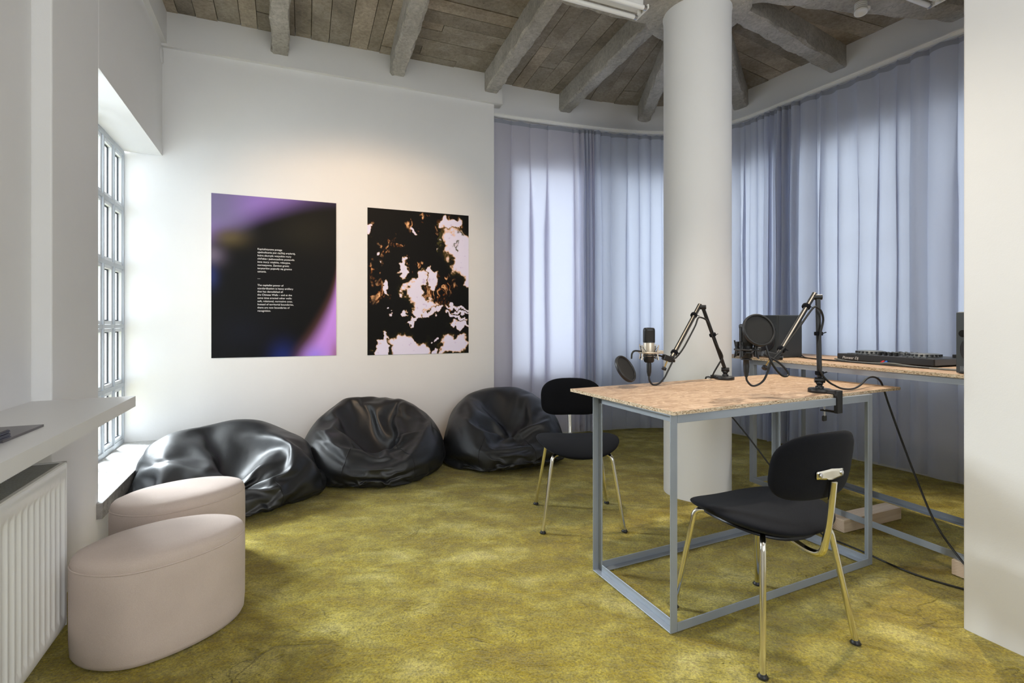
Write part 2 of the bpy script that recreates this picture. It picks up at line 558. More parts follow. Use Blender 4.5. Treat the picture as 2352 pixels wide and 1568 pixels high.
# ---- floor: thick pile carpet with softly brushed relief
def floor_mesh():
    mb = MB()
    nx, ny = 261, 251
    x0, x1, y0, y1 = -3.4, 4.4, -2.5, 5.0
    xs = np.linspace(x0, x1, nx); ys = np.linspace(y0, y1, ny)
    vs = []
    for y in ys:
        for x in xs:
            h = mnoise.noise((x * 4.2, y * 6.0, 3.1)) * 0.0035 + mnoise.noise((x * 13, y * 15, 1.0)) * 0.0018
            vs.append((x, y, h - 0.004))
    fs = [(j * nx + i, j * nx + i + 1, (j + 1) * nx + i + 1, (j + 1) * nx + i) for j in range(ny - 1) for i in range(nx - 1)]
    mb.add(vs, fs, True)
    return mb
floor = tag(floor_mesh().build('floor', M['carpet']), 'deep mustard yellow pile carpet with brushed marks', None, None, 'structure')

# ---- walls
mb = MB()
bbox_(mb, -2.865, -0.168, -0.07, 0.0, -0.02, 2.968)
wall_back = tag(mb.build('wall_back', M['wall'], bevel=0.004), 'smooth white plaster wall carrying two posters', None, None, 'structure')
mb = MB()
bbox_(mb, -2.865, -0.098, -0.05, 0.032, 2.968, 3.30)
mb.build('upper_band', M['band'], wall_back, bevel=0.006)

mb = MB()
lbox(mb, 0.0, 1.289, -0.30, 0.0, 2.212, 2.985)       # above the window
lbox(mb, 0.0, 1.289, -0.30, -0.012, -0.02, 0.16)     # under the sill
lbox(mb, 1.289, 1.782, -0.45, 0.0, -0.02, 2.985)     # pier
lbox(mb, 1.782, 6.0, -0.45, -0.056, -0.02, 2.985)    # shallow niche with the shelf
wall_left = tag(mb.build('wall_left', M['wall'], bevel=0.006), 'white plaster wall around the tall window', None, None, 'structure')
mb = MB()
lbox(mb, -0.2, 6.0, -0.45, 0.032, 2.985, 3.30)
mb.build('upper_band', M['band'], wall_left, bevel=0.006)
# small round vent cap high on the left wall, next to the corner
mb = MB()
pv = C0 + LW * 0.03 + NL * 0.001
mb.lathe([(0.0, 0.006), (0.05, 0.006), (0.055, 0.0)], (pv.x, pv.y, 2.90), (NL.x, NL.y, 0), 24)
mb.build('vent_cover', M['wall'], wall_left)

# right foreground pier
E1 = Vector((1.556, 1.668, 0)); PD = Vector((0.385, -0.923, 0)); PN = Vector((0.985, 0.17, 0))
q = [E1, E1 + PD * 3.2, E1 + PD * 3.2 + PN * 0.35, E1 + PN * 0.35]
mb = MB().prism([(p.x, p.y) for p in q], -0.02, 3.30)
tag(mb.build('wall_right', M['wall'], bevel=0.005), 'white plaster wall end in the right foreground', None, None, 'structure')

# rear wall behind the camera with its wide window opening, and the far side wall
R0 = C0 + LW * 5.9 - NL * 0.06
def Rp(s_, d):
    p = R0 + NL * s_ - LW * d
    return (p.x, p.y)
mb = MB()
for (s0, s1, z0, z1) in ((0, 0.55, -0.02, 3.3), (2.35, 3.1, -0.02, 3.3), (0.55, 2.35, -0.02, 0.85), (0.55, 2.35, 2.55, 3.3)):
    mb.prism([Rp(s0, 0), Rp(s1, 0), Rp(s1, -0.2), Rp(s0, -0.2)], z0, z1)
tag(mb.build('wall_rear', M['wall']), 'white wall behind the camera', None, None, 'structure')
mb = MB()
mb.prism([(3.62, 1.75), (2.75, -1.35), (3.0, -1.45), (3.95, 1.75)], -0.02, 3.3)
tag(mb.build('wall_side', M['wall']), 'white side wall beyond the right foreground wall', None, None, 'structure')

# curved outer wall behind the curtains
WP = [(-0.45, 4.245, 0), (-0.1, 4.375, 0), (0.2, 4.49, 0), (0.5, 4.605, 0), (0.9, 4.745, 0), (1.322, 4.835, 0), (1.7, 4.80, 0), (2.0, 4.67, 0),
      (2.2, 4.46, 0), (2.4, 4.14, 0), (2.58, 3.83, 0), (2.94, 3.17, 0), (3.3, 2.53, 0), (3.7, 1.8, 0)]
WALLP = smooth_path(WP, 6)
def resample(pts, step):
    d = [0.0]
    for a, b in zip(pts[:-1], pts[1:]): d.append(d[-1] + (b - a).length)
    n = max(2, int(d[-1] / step) + 1)
    out = []; k = 0
    for i in range(n):
        s = d[-1] * i / (n - 1)
        while k < len(d) - 2 and d[k + 1] < s: k += 1
        t = (s - d[k]) / max(1e-9, d[k + 1] - d[k])
        out.append(pts[k].lerp(pts[k + 1], t))
    return out, d[-1]
WALLR, WLEN = resample(WALLP, 0.05)
def normals(pts):
    out = []
    for i in range(len(pts)):
        t = (pts[min(i + 1, len(pts) - 1)] - pts[max(i - 1, 0)]).normalized()
        out.append(Vector((t.y, -t.x, 0)))       # to the right of travel = into the room
    return out
WN = normals(WALLR)
def wall_run(mb, i0, i1, z0, z1, thick=0.30, front=0.0):
    a = [WALLR[i] + WN[i] * front for i in range(i0, i1 + 1)]
    b = [WALLR[i] - WN[i] * thick for i in range(i0, i1 + 1)]
    n = len(a)
    vs = []
    for p, r in zip(a, b):
        vs += [(p.x, p.y, z0), (p.x, p.y, z1), (r.x, r.y, z1), (r.x, r.y, z0)]
    fs = []
    for i in range(n - 1):
        for k in range(4):
            k2 = (k + 1) % 4
            fs.append((4 * i + k, 4 * i + k2, 4 * i + 4 + k2, 4 * i + 4 + k))
    fs += [(3, 2, 1, 0), (4 * n - 4, 4 * n - 3, 4 * n - 2, 4 * n - 1)]
    mb.add(vs, fs)
def idx_at(s): return max(0, min(len(WALLR) - 1, int(round(s / WLEN * (len(WALLR) - 1)))))
def s_near(x, y):
    i = min(range(len(WALLR)), key=lambda k: (WALLR[k].x - x) ** 2 + (WALLR[k].y - y) ** 2)
    return i
WIN = [(s_near(0.02, 4.42), s_near(0.80, 4.72), 0.60), (s_near(1.02, 4.79), s_near(1.62, 4.82), 0.76),
       (s_near(2.10, 4.58), s_near(2.36, 4.20), 0.76), (s_near(2.48, 4.0), s_near(2.82, 3.39), 0.76),
       (s_near(2.92, 3.21), s_near(3.45, 2.26), 0.76)]
WTOP = 2.42
mb = MB()
last = len(WALLR) - 1
wall_run(mb, 0, last, -0.02, 0.60)
wall_run(mb, 0, last, WTOP, 3.30)
cur = 0
for (a, b, zs) in WIN:
    wall_run(mb, cur, a, 0.60, WTOP)
    if zs > 0.60: wall_run(mb, a, b, 0.60, zs)
    cur = b
wall_run(mb, cur, last, 0.60, WTOP)
wall_corner = tag(mb.build('wall_corner', M['wall']), 'curved white outer wall behind the curtains', None, None, 'structure')
mb = MB()
wall_run(mb, 0, last, -0.02, 0.075, 0.0, 0.014)
tag(mb.build('baseboard_corner', M['whiteplastic']), 'white skirting along the curved wall', None, None, 'structure')

# hidden-by-cloth steel windows in the curved wall; their bars shade the curtains
for n, (a, b, zs) in enumerate(WIN):
    root = thing('window_%d' % (n + 2), 'steel window behind the curtain', None)
    root['kind'] = 'structure'
    pa = WALLR[a] - WN[a] * 0.2; pb = WALLR[b] - WN[b] * 0.2
    d = pb - pa
    mbf = MB()
    cols = max(2, int(round(d.length / 0.24)))
    for k in range(cols + 1):
        p = pa + d * (k / cols)
        mbf.box((p.x, p.y, (zs + WTOP) / 2), (0.035, 0.035, WTOP - zs))
    for k in range(6):
        z = zs + (WTOP - zs) * k / 5
        mbf.bar((pa.x, pa.y, z), (pb.x, pb.y, z), 0.035, 0.035)
    mbf.build('window_frame', M['alu'], root)
    mg = MB()
    nx_ = Vector((d.y, -d.x, 0)).normalized()
    mg.add([(pa.x, pa.y, zs), (pb.x, pb.y, zs), (pb.x, pb.y, WTOP), (pa.x, pa.y, WTOP)], [(0, 1, 2, 3)])
    mg.build('pane', M['glass'], root)

# ---- the tall steel window in the left wall
W0 = Vector((-2.642, 3.297, 0)) - LW * 0.0
def Wp(t, d): return W0 + LW * t + NL * d
win = thing('window_1', 'tall grey steel window with small panes', None)
win['kind'] = 'structure'
ZB, ZT, NC, NR, CW = 0.232, 2.212, 6, 5, 0.2075
RH = (ZT - ZB) / NR
def wbar(mb, t0, t1, d0, d1, z0, z1):
    q = [Wp(t0, d0), Wp(t1, d0), Wp(t1, d1), Wp(t0, d1)]
    mb.prism([(p.x, p.y) for p in q], z0, z1)
mbf = MB()
for k in range(NC + 1):
    t = k * CW
    wbar(mbf, t - (0.009 if k else -0.0), t + (0.009 if k else 0.016), -0.022, 0.0, ZB, ZT)
for k in range(NR + 1):
    z = ZB + k * RH
    z0, z1 = (z - 0.012, z + 0.012)
    if k == 0: z0, z1 = z, z + 0.03
    if k == NR: z0, z1 = z - 0.03, z
    wbar(mbf, 0, NC * CW, -0.021, -0.001, z0, z1)
mbf.build('window_frame', M['alu'], win, bevel=0.002)
sash_mb = {}
for c in range(NC):
    for r in range(NR):
        t0, t1 = c * CW + 0.010, (c + 1) * CW - 0.010
        z0, z1 = ZB + r * RH + (0.030 if r == 0 else 0.013), ZB + (r + 1) * RH - (0.030 if r == NR - 1 else 0.013)
        mbs = MB()
        w = 0.022
        wbar(mbs, t0, t0 + w, -0.034, -0.010, z0, z1); wbar(mbs, t1 - w, t1, -0.034, -0.010, z0, z1)
        wbar(mbs, t0 + w, t1 - w, -0.034, -0.010, z0, z0 + w); wbar(mbs, t0 + w, t1 - w, -0.034, -0.010, z1 - w, z1)
        s_ = mbs.build('sash', M['sash'], win)
        mbg = MB()
        g = 0.008
        wbar(mbg, t0 + w, t0 + w + g, -0.033, -0.026, z0 + w, z1 - w); wbar(mbg, t1 - w - g, t1 - w, -0.033, -0.026, z0 + w, z1 - w)
        wbar(mbg, t0 + w, t1 - w, -0.033, -0.026, z0 + w, z0 + w + g); wbar(mbg, t0 + w, t1 - w, -0.033, -0.026, z1 - w - g, z1 - w)
        mbg.build('gasket', M['gasket'], s_)
        mbp = MB()
        a_, b_ = Wp(t0 + w, -0.030), Wp(t1 - w, -0.030)
        mbp.add([(a_.x, a_.y, z0 + w), (b_.x, b_.y, z0 + w), (b_.x, b_.y, z1 - w), (a_.x, a_.y, z1 - w)], [(0, 1, 2, 3)])
        mbp.build('pane', M['glass'], s_)
# concrete sill slab
sill = thing('window_sill', 'thick concrete window sill behind the slumped bean bag', None)
sill['kind'] = 'structure'
mb = MB()
lbox(mb, -0.03, 1.322, -0.27, 0.022, 0.16, 0.232)
mb.build('slab', M['sill'], sill, bevel=0.003)
mb = MB()
lbox(mb, -0.03, 1.3232, 0.0222, 0.0232, 0.161, 0.2295)
lbox(mb, 1.3222, 1.3232, 0.001, 0.0222, 0.161, 0.2295)
mb.build('rough_edge', M['sillrough'], sill)

# ---- column
CC = Vector((1.150, 3.008, 0))
mb = MB()
mb.lathe([(0.198, -0.02), (0.198, 2.90), (0.2, 2.945), (0.206, 2.965)], (CC.x, CC.y, 0), (0, 0, 1), 96)
tag(mb.build('column', M['columnpaint']), 'round white painted column behind the microphone table', None, None, 'structure')

# ---- ceiling: slab, rough beams, board-marked bays
mb = MB().box((0.6, 1.2, CEIL + 0.14), (8.4, 8.4, 0.22))
ceiling = tag(mb.build('ceiling', M['board']), 'raw board-marked concrete ceiling', None, None, 'structure')

def rough_beam(name, a, b, w, z0, z1, seed, amp=0.007, step=0.035, mat='beam'):
    a, b = Vector(a), Vector(b)
    d = (b - a); L = d.length; d.normalize()
    x = Vector((d.y, -d.x, 0))
    n = max(3, int(L / step))
    # cross-section points (offset, z), denser along the lower arrises
    prof = [(-.5 * w, z1), (-.5 * w, (z0 + z1) / 2), (-.5 * w, z0 + 0.012), (-.5 * w + 0.012, z0), (-.17 * w, z0), (.17 * w, z0),
            (.5 * w - 0.012, z0), (.5 * w, z0 + 0.012), (.5 * w, (z0 + z1) / 2), (.5 * w, z1)]
    m = len(prof)
    vs = []
    for i in range(n + 1):
        s = L * i / n
        for k, (o, z) in enumerate(prof):
            p = a + d * s + x * o
            edge = 1.8 if k in (2, 3, 6, 7) else 0.6
            j = mnoise.noise_vector((p.x * 9 + seed, p.y * 9, z * 14 + k)) * amp * edge + mnoise.noise_vector((p.x * 30, p.y * 30 + seed, k)) * amp * 0.5 * edge
            vs.append((p.x + j.x, p.y + j.y, z + (j.z if z < z1 else 0)))
    fs = [(i * m + k, i * m + k + 1, (i + 1) * m + k + 1, (i + 1) * m + k) for i in range(n) for k in range(m - 1)]
    fs += [tuple(range(m)), tuple(n * m + k for k in range(m))[::-1]]
    mb = MB().add(vs, fs)
    return mb.build(name, M[mat], ceiling)

BZ = 3.05
inner = lambda p, d, k: (p[0] + d[0] * k, p[1] + d[1] * k, 0)
BEAMS = [((-1.75, 3.655), (0.427, -0.904), 1.35), ((-0.948, 3.975), (0.360, -0.933), 1.4), ((-0.200, 4.262), (0.350, -0.937), 1.45),
         ((0.49, 4.64), (0.324, -0.946), 1.62)]
beam_ends = []
for k, (p, d, L) in enumerate(BEAMS):
    a = (p[0] - d[0] * 0.05, p[1] - d[1] * 0.05, 0); b = inner(p, d, L)
    rough_beam('beam', a, b, 0.118, BZ, CEIL + 0.05, 3.3 * k)
    beam_ends.append((p, b))
for k, (p, q2) in enumerate((((1.322, 4.90), (1.165, 3.05)), ((2.19, 4.60), (1.22, 3.05)), ((2.62, 3.855), (1.22, 2.99)), ((3.02, 3.16), (1.3, 2.92)))):
    rough_beam('beam', (p[0], p[1], 0), (q2[0], q2[1], 0), (0.115, 0.12, 0.125, 0.15)[k], (BZ, BZ, 3.045, 3.04)[k], CEIL + 0.05, 20 + 4.1 * k)
    beam_ends.append((p, q2))
mbeam_a = CC + U * -4.2; mbeam_b = CC + U * 0.18
rough_beam('main_beam', (mbeam_a.x, mbeam_a.y, 0), (mbeam_b.x, mbeam_b.y, 0), 0.40, 2.955, CEIL + 0.05, 51, 0.008)
mb = MB()
capv = []
prof = [(0.24, 2.955), (0.30, 2.958), (0.315, 2.975), (0.32, 3.26)]
def capf(u, v):
    k = v * (len(prof) - 1); i = min(int(k), len(prof) - 2); f = k - i
    r = prof[i][0] * (1 - f) + prof[i + 1][0] * f; z = prof[i][1] * (1 - f) + prof[i + 1][1] * f
    a = 2 * math.pi * u
    r += 0.012 * mnoise.noise((math.cos(a) * 4, math.sin(a) * 4, z * 9))
    return (CC.x + r * math.cos(a), CC.y + r * math.sin(a), z + 0.006 * mnoise.noise((math.cos(a) * 9, math.sin(a) * 9, 7)))
mb.grid(capf, 72, 4, True, False)
mb.lathe([(0.15, 2.955), (0.245, 2.956)], (CC.x, CC.y, 0), (0, 0, 1), 48)
mb.build('column_head', M['beam'], ceiling)

def clip(poly, edges):
    """Sutherland-Hodgman: keep the part of poly inside the convex counter-clockwise polygon edges"""
    out = poly
    n = len(edges)
    for i in range(n):
        a, b = edges[i], edges[(i + 1) % n]
        inp, out = out, []
        if not inp: return []
        side = lambda p: (b[0] - a[0]) * (p[1] - a[1]) - (b[1] - a[1]) * (p[0] - a[0])
        for k in range(len(inp)):
            p, q = inp[k - 1], inp[k]
            sp, sq = side(p), side(q)
            if (sp >= 0) != (sq >= 0):
                t = sp / (sp - sq)
                out.append((p[0] + (q[0] - p[0]) * t, p[1] + (q[1] - p[1]) * t))
            if sq >= 0: out.append(q)
    return out
def ccw(poly):
    a = sum(poly[i - 1][0] * poly[i][1] - poly[i][0] * poly[i - 1][1] for i in range(len(poly)))
    return poly if a > 0 else poly[::-1]
def ext(p, q, k):      # push p away from q by k
    d = math.hypot(p[0] - q[0], p[1] - q[1])
    return (p[0] + (p[0] - q[0]) / d * k, p[1] + (p[1] - q[1]) / d * k)
lw_end = ((-2.60, 3.33), (-2.60 + 0.428 * 1.35, 3.33 - 0.904 * 1.35))
ends = [lw_end] + beam_ends
rb = random.Random(5)
for k in range(len(ends) - 1):
    (wa, ia), (wb, ib) = ends[k], ends[k + 1]
    bay = ccw([ext(wa[:2], ia[:2], 0.25), ia[:2], ib[:2], ext(wb[:2], ib[:2], 0.25)])
    d1 = Vector((wa[0] - ia[0], wa[1] - ia[1])).normalized(); d2 = Vector((wb[0] - ib[0], wb[1] - ib[1])).normalized()
    d = (d1 + d2).normalized()
    if k == 2: d = Vector((U.x, U.y))
    if k == 6: d = d2
    nrm = Vector((-d.y, d.x))
    cx = sum(p[0] for p in bay) / 4; cy = sum(p[1] for p in bay) / 4
    o = -1.6
    while o < 1.6:
        w = rb.uniform(0.085, 0.15)
        s = -2.4 + rb.uniform(0, 0.8)
        while s < 2.4:
            L = rb.uniform(1.0, 2.2)
            g = 0.0022
            r4 = [(cx + d.x * a + nrm.x * b, cy + d.y * a + nrm.y * b) for a, b in ((s + g, o + g), (s + L - g, o + g), (s + L - g, o + w - g), (s + g, o + w - g))]
            pl = clip(ccw(r4), bay)
            s += L
            if len(pl) >= 3:
                ar = abs(sum(pl[i - 1][0] * pl[i][1] - pl[i][0] * pl[i - 1][1] for i in range(len(pl)))) / 2
                if ar > 0.004:
                    dz = rb.uniform(-0.004, 0.004)
                    px = sum(p[0] for p in pl) / len(pl); py = sum(p[1] for p in pl) / len(pl)
                    m2 = MB().prism([(p[0] - px, p[1] - py) for p in pl], CEIL + dz, CEIL + 0.035)
                    m2.build('board_strip', M['board'], ceiling, loc=(px, py, 0))
        o += w

# ================================================================== CURTAINS
def curtain_path():
    pts = []
    n = len(WALLR)
    for i in range(n):
        s = i / (n - 1) * WLEN
        off = 0.055 + 0.075 * min(1.0, max(0.0, (s - 0.5) / 1.2))
        pts.append(WALLR[i] + WN[i] * off)
    return pts
CPATH, CLEN = resample(curtain_path(), 0.004)
CNRM = normals(CPATH)
def c_at(r):      # index on the curtain path seen at azimuth x/y = r
    return min(range(len(CPATH)), key=lambda k: abs(CPATH[k].x / CPATH[k].y - r))
ZTOP = 2.868

def curtain(name, label, r0, r1, folds, mat, seed, hem=0.03):
    """folds: list of (fraction, spacing, amplitude) along the panel, interpolated"""
    i0, i1 = c_at(r0), c_at(r1)
    L = (i1 - i0) * CLEN / (len(CPATH) - 1)
    rnd = random.Random(seed)
    # fold centres
    cs = []; s = 0.0
    def par(f):
        for a, b in zip(folds[:-1], folds[1:]):
            if a[0] <= f <= b[0]:
                t = (f - a[0]) / max(1e-6, b[0] - a[0])
                return a[1] + (b[1] - a[1]) * t, a[2] + (b[2] - a[2]) * t
        return folds[-1][1], folds[-1][2]
    while s < L:
        sp, am = par(s / L)
        w = sp * rnd.uniform(0.7, 1.35)
        cs.append((s, w, am * rnd.uniform(0.65, 1.25), rnd.choice((-1, -1, 1)) * rnd.uniform(0.16, 0.42), rnd.uniform(0, 50), rnd.uniform(0.8, 1.8)))
        s += w
    cols = list(range(i0, i1 + 1))
    zs = [hem] + [hem + (ZTOP - hem) * (k / 30) for k in range(1, 27)] + [ZTOP - 0.16, ZTOP - 0.09, ZTOP - 0.045, ZTOP]
    zs = sorted(set(zs))
    step = CLEN / (len(CPATH) - 1)
    vs = []
    ci = 0
    def place(i, z):
        nonlocal ci
        s = (i - i0) * step
        k = 0
        while k < len(cs) - 1 and cs[k + 1][0] <= s: k += 1
        c0, w, am, lean, ph, power = cs[k]
        p = (s - c0) / w
        up = (z - hem) / (ZTOP - hem)
        wob = 0.10 * mnoise.noise((ph, z * 0.9, 0.0))
        q = min(1.0, max(0.0, p + wob * math.sin(math.pi * p)))
        shape = (0.5 - 0.5 * math.cos(2 * math.pi * q)) ** power
        grow = 0.75 + 0.35 * (1 - up) + 0.18 * mnoise.noise((ph + 3, z * 1.3, 1.0))
        # pinched heading at the top
        pinch = max(0.0, (up - 0.93) / 0.07)
        shape = shape * (1 - 0.25 * pinch) + 0.25 * pinch * (0.5 - 0.5 * math.cos(4 * math.pi * q))
        d = am * grow * shape + 0.006 * mnoise.noise((s * 5, z * 2.0, ph)) + 0.0025 * mnoise.noise((s * 22, z * 14, ph)) * (0.4 + pinch)
        side = lean * w * math.sin(2 * math.pi * q) * (0.45 + 0.55 * min(1.0, 3 * (1 - up)))
        a = CPATH[i]; nn = CNRM[i]; tt = Vector((-nn.y, nn.x, 0))
        pt = a + nn * d + tt * side
        zz = z
        if up > 0.995: zz = z - 0.010 * abs(math.sin(2 * math.pi * q)) - 0.006 * shape
        if z <= hem + 1e-6: zz = z + 0.012 * mnoise.noise((s * 3, ph, 2)) + 0.006 * shape
        return (pt.x, pt.y, zz)
    nc = len(cols)
    for z in zs:
        for i in cols: vs.append(place(i, z))
    fs = [(j * nc + i, j * nc + i + 1, (j + 1) * nc + i + 1, (j + 1) * nc + i) for j in range(len(zs) - 1) for i in range(nc - 1)]
    root = thing(name, label, 'curtain', group=None)
    MB().add(vs, fs, True).build('drape', M[mat], root)
    # stitched heading tape: a second layer along the top
    tz = [ZTOP - 0.048, ZTOP - 0.025, ZTOP - 0.004]
    vt = []
    for z in tz:
        for i in cols:
            p = Vector(place(i, z)); nn = CNRM[i]
            vt.append(p + nn * 0.003)
    ft = [(j * nc + i, j * nc + i + 1, (j + 1) * nc + i + 1, (j + 1) * nc + i) for j in range(2) for i in range(nc - 1)]
    MB().add(vt, ft, True).build('heading_tape', M['tape'], root)
    return root

curtain('curtain', 'mauve-grey curtain with broad soft folds beside the poster wall', -0.06, 0.166,
        [(0, 0.09, 0.035), (0.1, 0.22, 0.03), (0.72, 0.19, 0.03), (0.84, 0.042, 0.07), (1, 0.03, 0.085)], 'curtain_warm', 4)
curtain('curtain', 'grey curtain hanging behind the white column', 0.142, 0.570,
        [(0, 0.03, 0.085), (0.06, 0.042, 0.07), (0.10, 0.15, 0.045), (0.5, 0.15, 0.05), (0.80, 0.11, 0.045), (0.9, 0.045, 0.065), (1, 0.032, 0.085)], 'curtain', 9)
curtain('curtain', 'long pleated blue-grey curtain behind the desk with the loudspeakers', 0.553, 1.35,
        [(0, 0.032, 0.085), (0.05, 0.05, 0.065), (0.09, 0.12, 0.05), (1, 0.155, 0.055)], 'curtain', 23, 0.04)

# white curtain rail screwed under the upper wall
mb = MB()
rail = [CPATH[i] for i in range(0, len(CPATH), 12)]
rn = [CNRM[i] for i in range(0, len(CPATH), 12)]
def strip(mb, d0, d1, z0, z1):
    vs = []
    for p, nn in zip(rail, rn):
        a = p + nn * d0; b = p + nn * d1
        vs += [(a.x, a.y, z0), (b.x, b.y, z0), (b.x, b.y, z1), (a.x, a.y, z1)]
    fs = []
    for i in range(len(rail) - 1):
        for k in range(4):
            fs.append((4 * i + k, 4 * i + (k + 1) % 4, 4 * i + 4 + (k + 1) % 4, 4 * i + 4 + k))
    mb.add(vs, fs)
strip(mb, -0.010, 0.012, ZTOP + 0.010, ZTOP + 0.032)
strip(mb, -0.03, 0.020, ZTOP + 0.032, ZTOP + 0.038)
rt = thing('curtain_rail', 'white curtain rail curving along the wall above the curtains', 'curtain rail')
mb.build('rail', M['whiteplastic'], rt)

# ================================================================== POSTERS
def vnoise(x, y, seed):
    """vectorised value noise"""
    xi = np.floor(x).astype(np.int64); yi = np.floor(y).astype(np.int64)
    xf = x - xi; yf = y - yi
    def h(a, b):
        n = (a * 374761393 + b * 668265263 + seed * 974634777) & 0xFFFFFFFF
        n = ((n ^ (n >> 13)) * 1274126177) & 0xFFFFFFFF
        return ((n ^ (n >> 16)) & 0xFFFF) / 65535.0
    u = xf * xf * (3 - 2 * xf); v = yf * yf * (3 - 2 * yf)
    return (h(xi, yi) * (1 - u) + h(xi + 1, yi) * u) * (1 - v) + (h(xi, yi + 1) * (1 - u) + h(xi + 1, yi + 1) * u) * v
def fbm(x, y, seed, octs=4):
    s = 0; a = 0.5
    for k in range(octs):
        s = s + a * (vnoise(x, y, seed + k) - 0.5); x = x * 2.03; y = y * 2.03; a *= 0.5
    return s
def lin(c):
    c = np.asarray(c, float) / 255.0
    return np.where(c <= 0.04045, c / 12.92, ((c + 0.055) / 1.055) ** 2.4)
def sst(a, b, x):
    t = np.clip((x - a) / (b - a), 0, 1); return t * t * (3 - 2 * t)

def art_gradient(fx, fy):
    col = np.zeros(fx.shape + (3,)) + lin((13, 13, 14))
    def over(mask, c):
        nonlocal col
        m = mask[..., None]; col = col * (1 - m) + lin(c) * m
    over(0.5 * np.exp(-((fx - .75) / .25) ** 2 - ((fy - .2) / .12) ** 2), (40, 38, 28))
    edge = 0.27 - 0.50 * fx + 0.20 * fx * fx                      # lower limit of the violet glow
    over((1 - sst(edge - .10, edge + .09, fy)) * (1 - .6 * sst(.5, .95, fx)), (142, 114, 186))
    over((1 - sst(.05, .40, fx)) * (1 - sst(.12, .30, fy)) * .75, (112, 110, 130))
    over(np.exp(-((fx - .13) / .13) ** 2 - ((fy - .26) / .055) ** 2) * .85, (92, 80, 52))
    over(np.exp(-((fx - .0) / .09) ** 2 - ((fy - .375) / .06) ** 2) * .75, (120, 108, 128))
    over(np.exp(-((fx - .0) / .05) ** 2 - ((fy - .50) / .07) ** 2) * .8, (42, 50, 100))
    r = sst(-.10, .10, fy - (1.0 - 1.55 * (fx - .70) + 0.0 * fx)) * sst(.62, .80, fx)
    d = fy - (0.50 + 1.05 * (1.0 - fx) ** 0.62 - 0.02)
    over(np.clip(sst(-.14, .02, d), 0, 1) * .5, (110, 72, 66))
    over(sst(-.06, .16, d), (197, 142, 236))
    over(np.exp(-((fx - .82) / .09) ** 2 - ((fy - 1.0) / .06) ** 2) * .7, (150, 130, 240))
    over(np.exp(-((fx - 1.0) / .05) ** 2 - ((fy - 1.0) / .09) ** 2) * .7, (150, 100, 120))
    over(np.exp(-((fx - .55) / .10) ** 2 - ((fy - 1.0) / .09) ** 2) * .8, (30, 42, 108))
    over(np.exp(-((fx - .25) / .2) ** 2 - ((fy - .85) / .12) ** 2) * .5, (20, 22, 34))
    return col

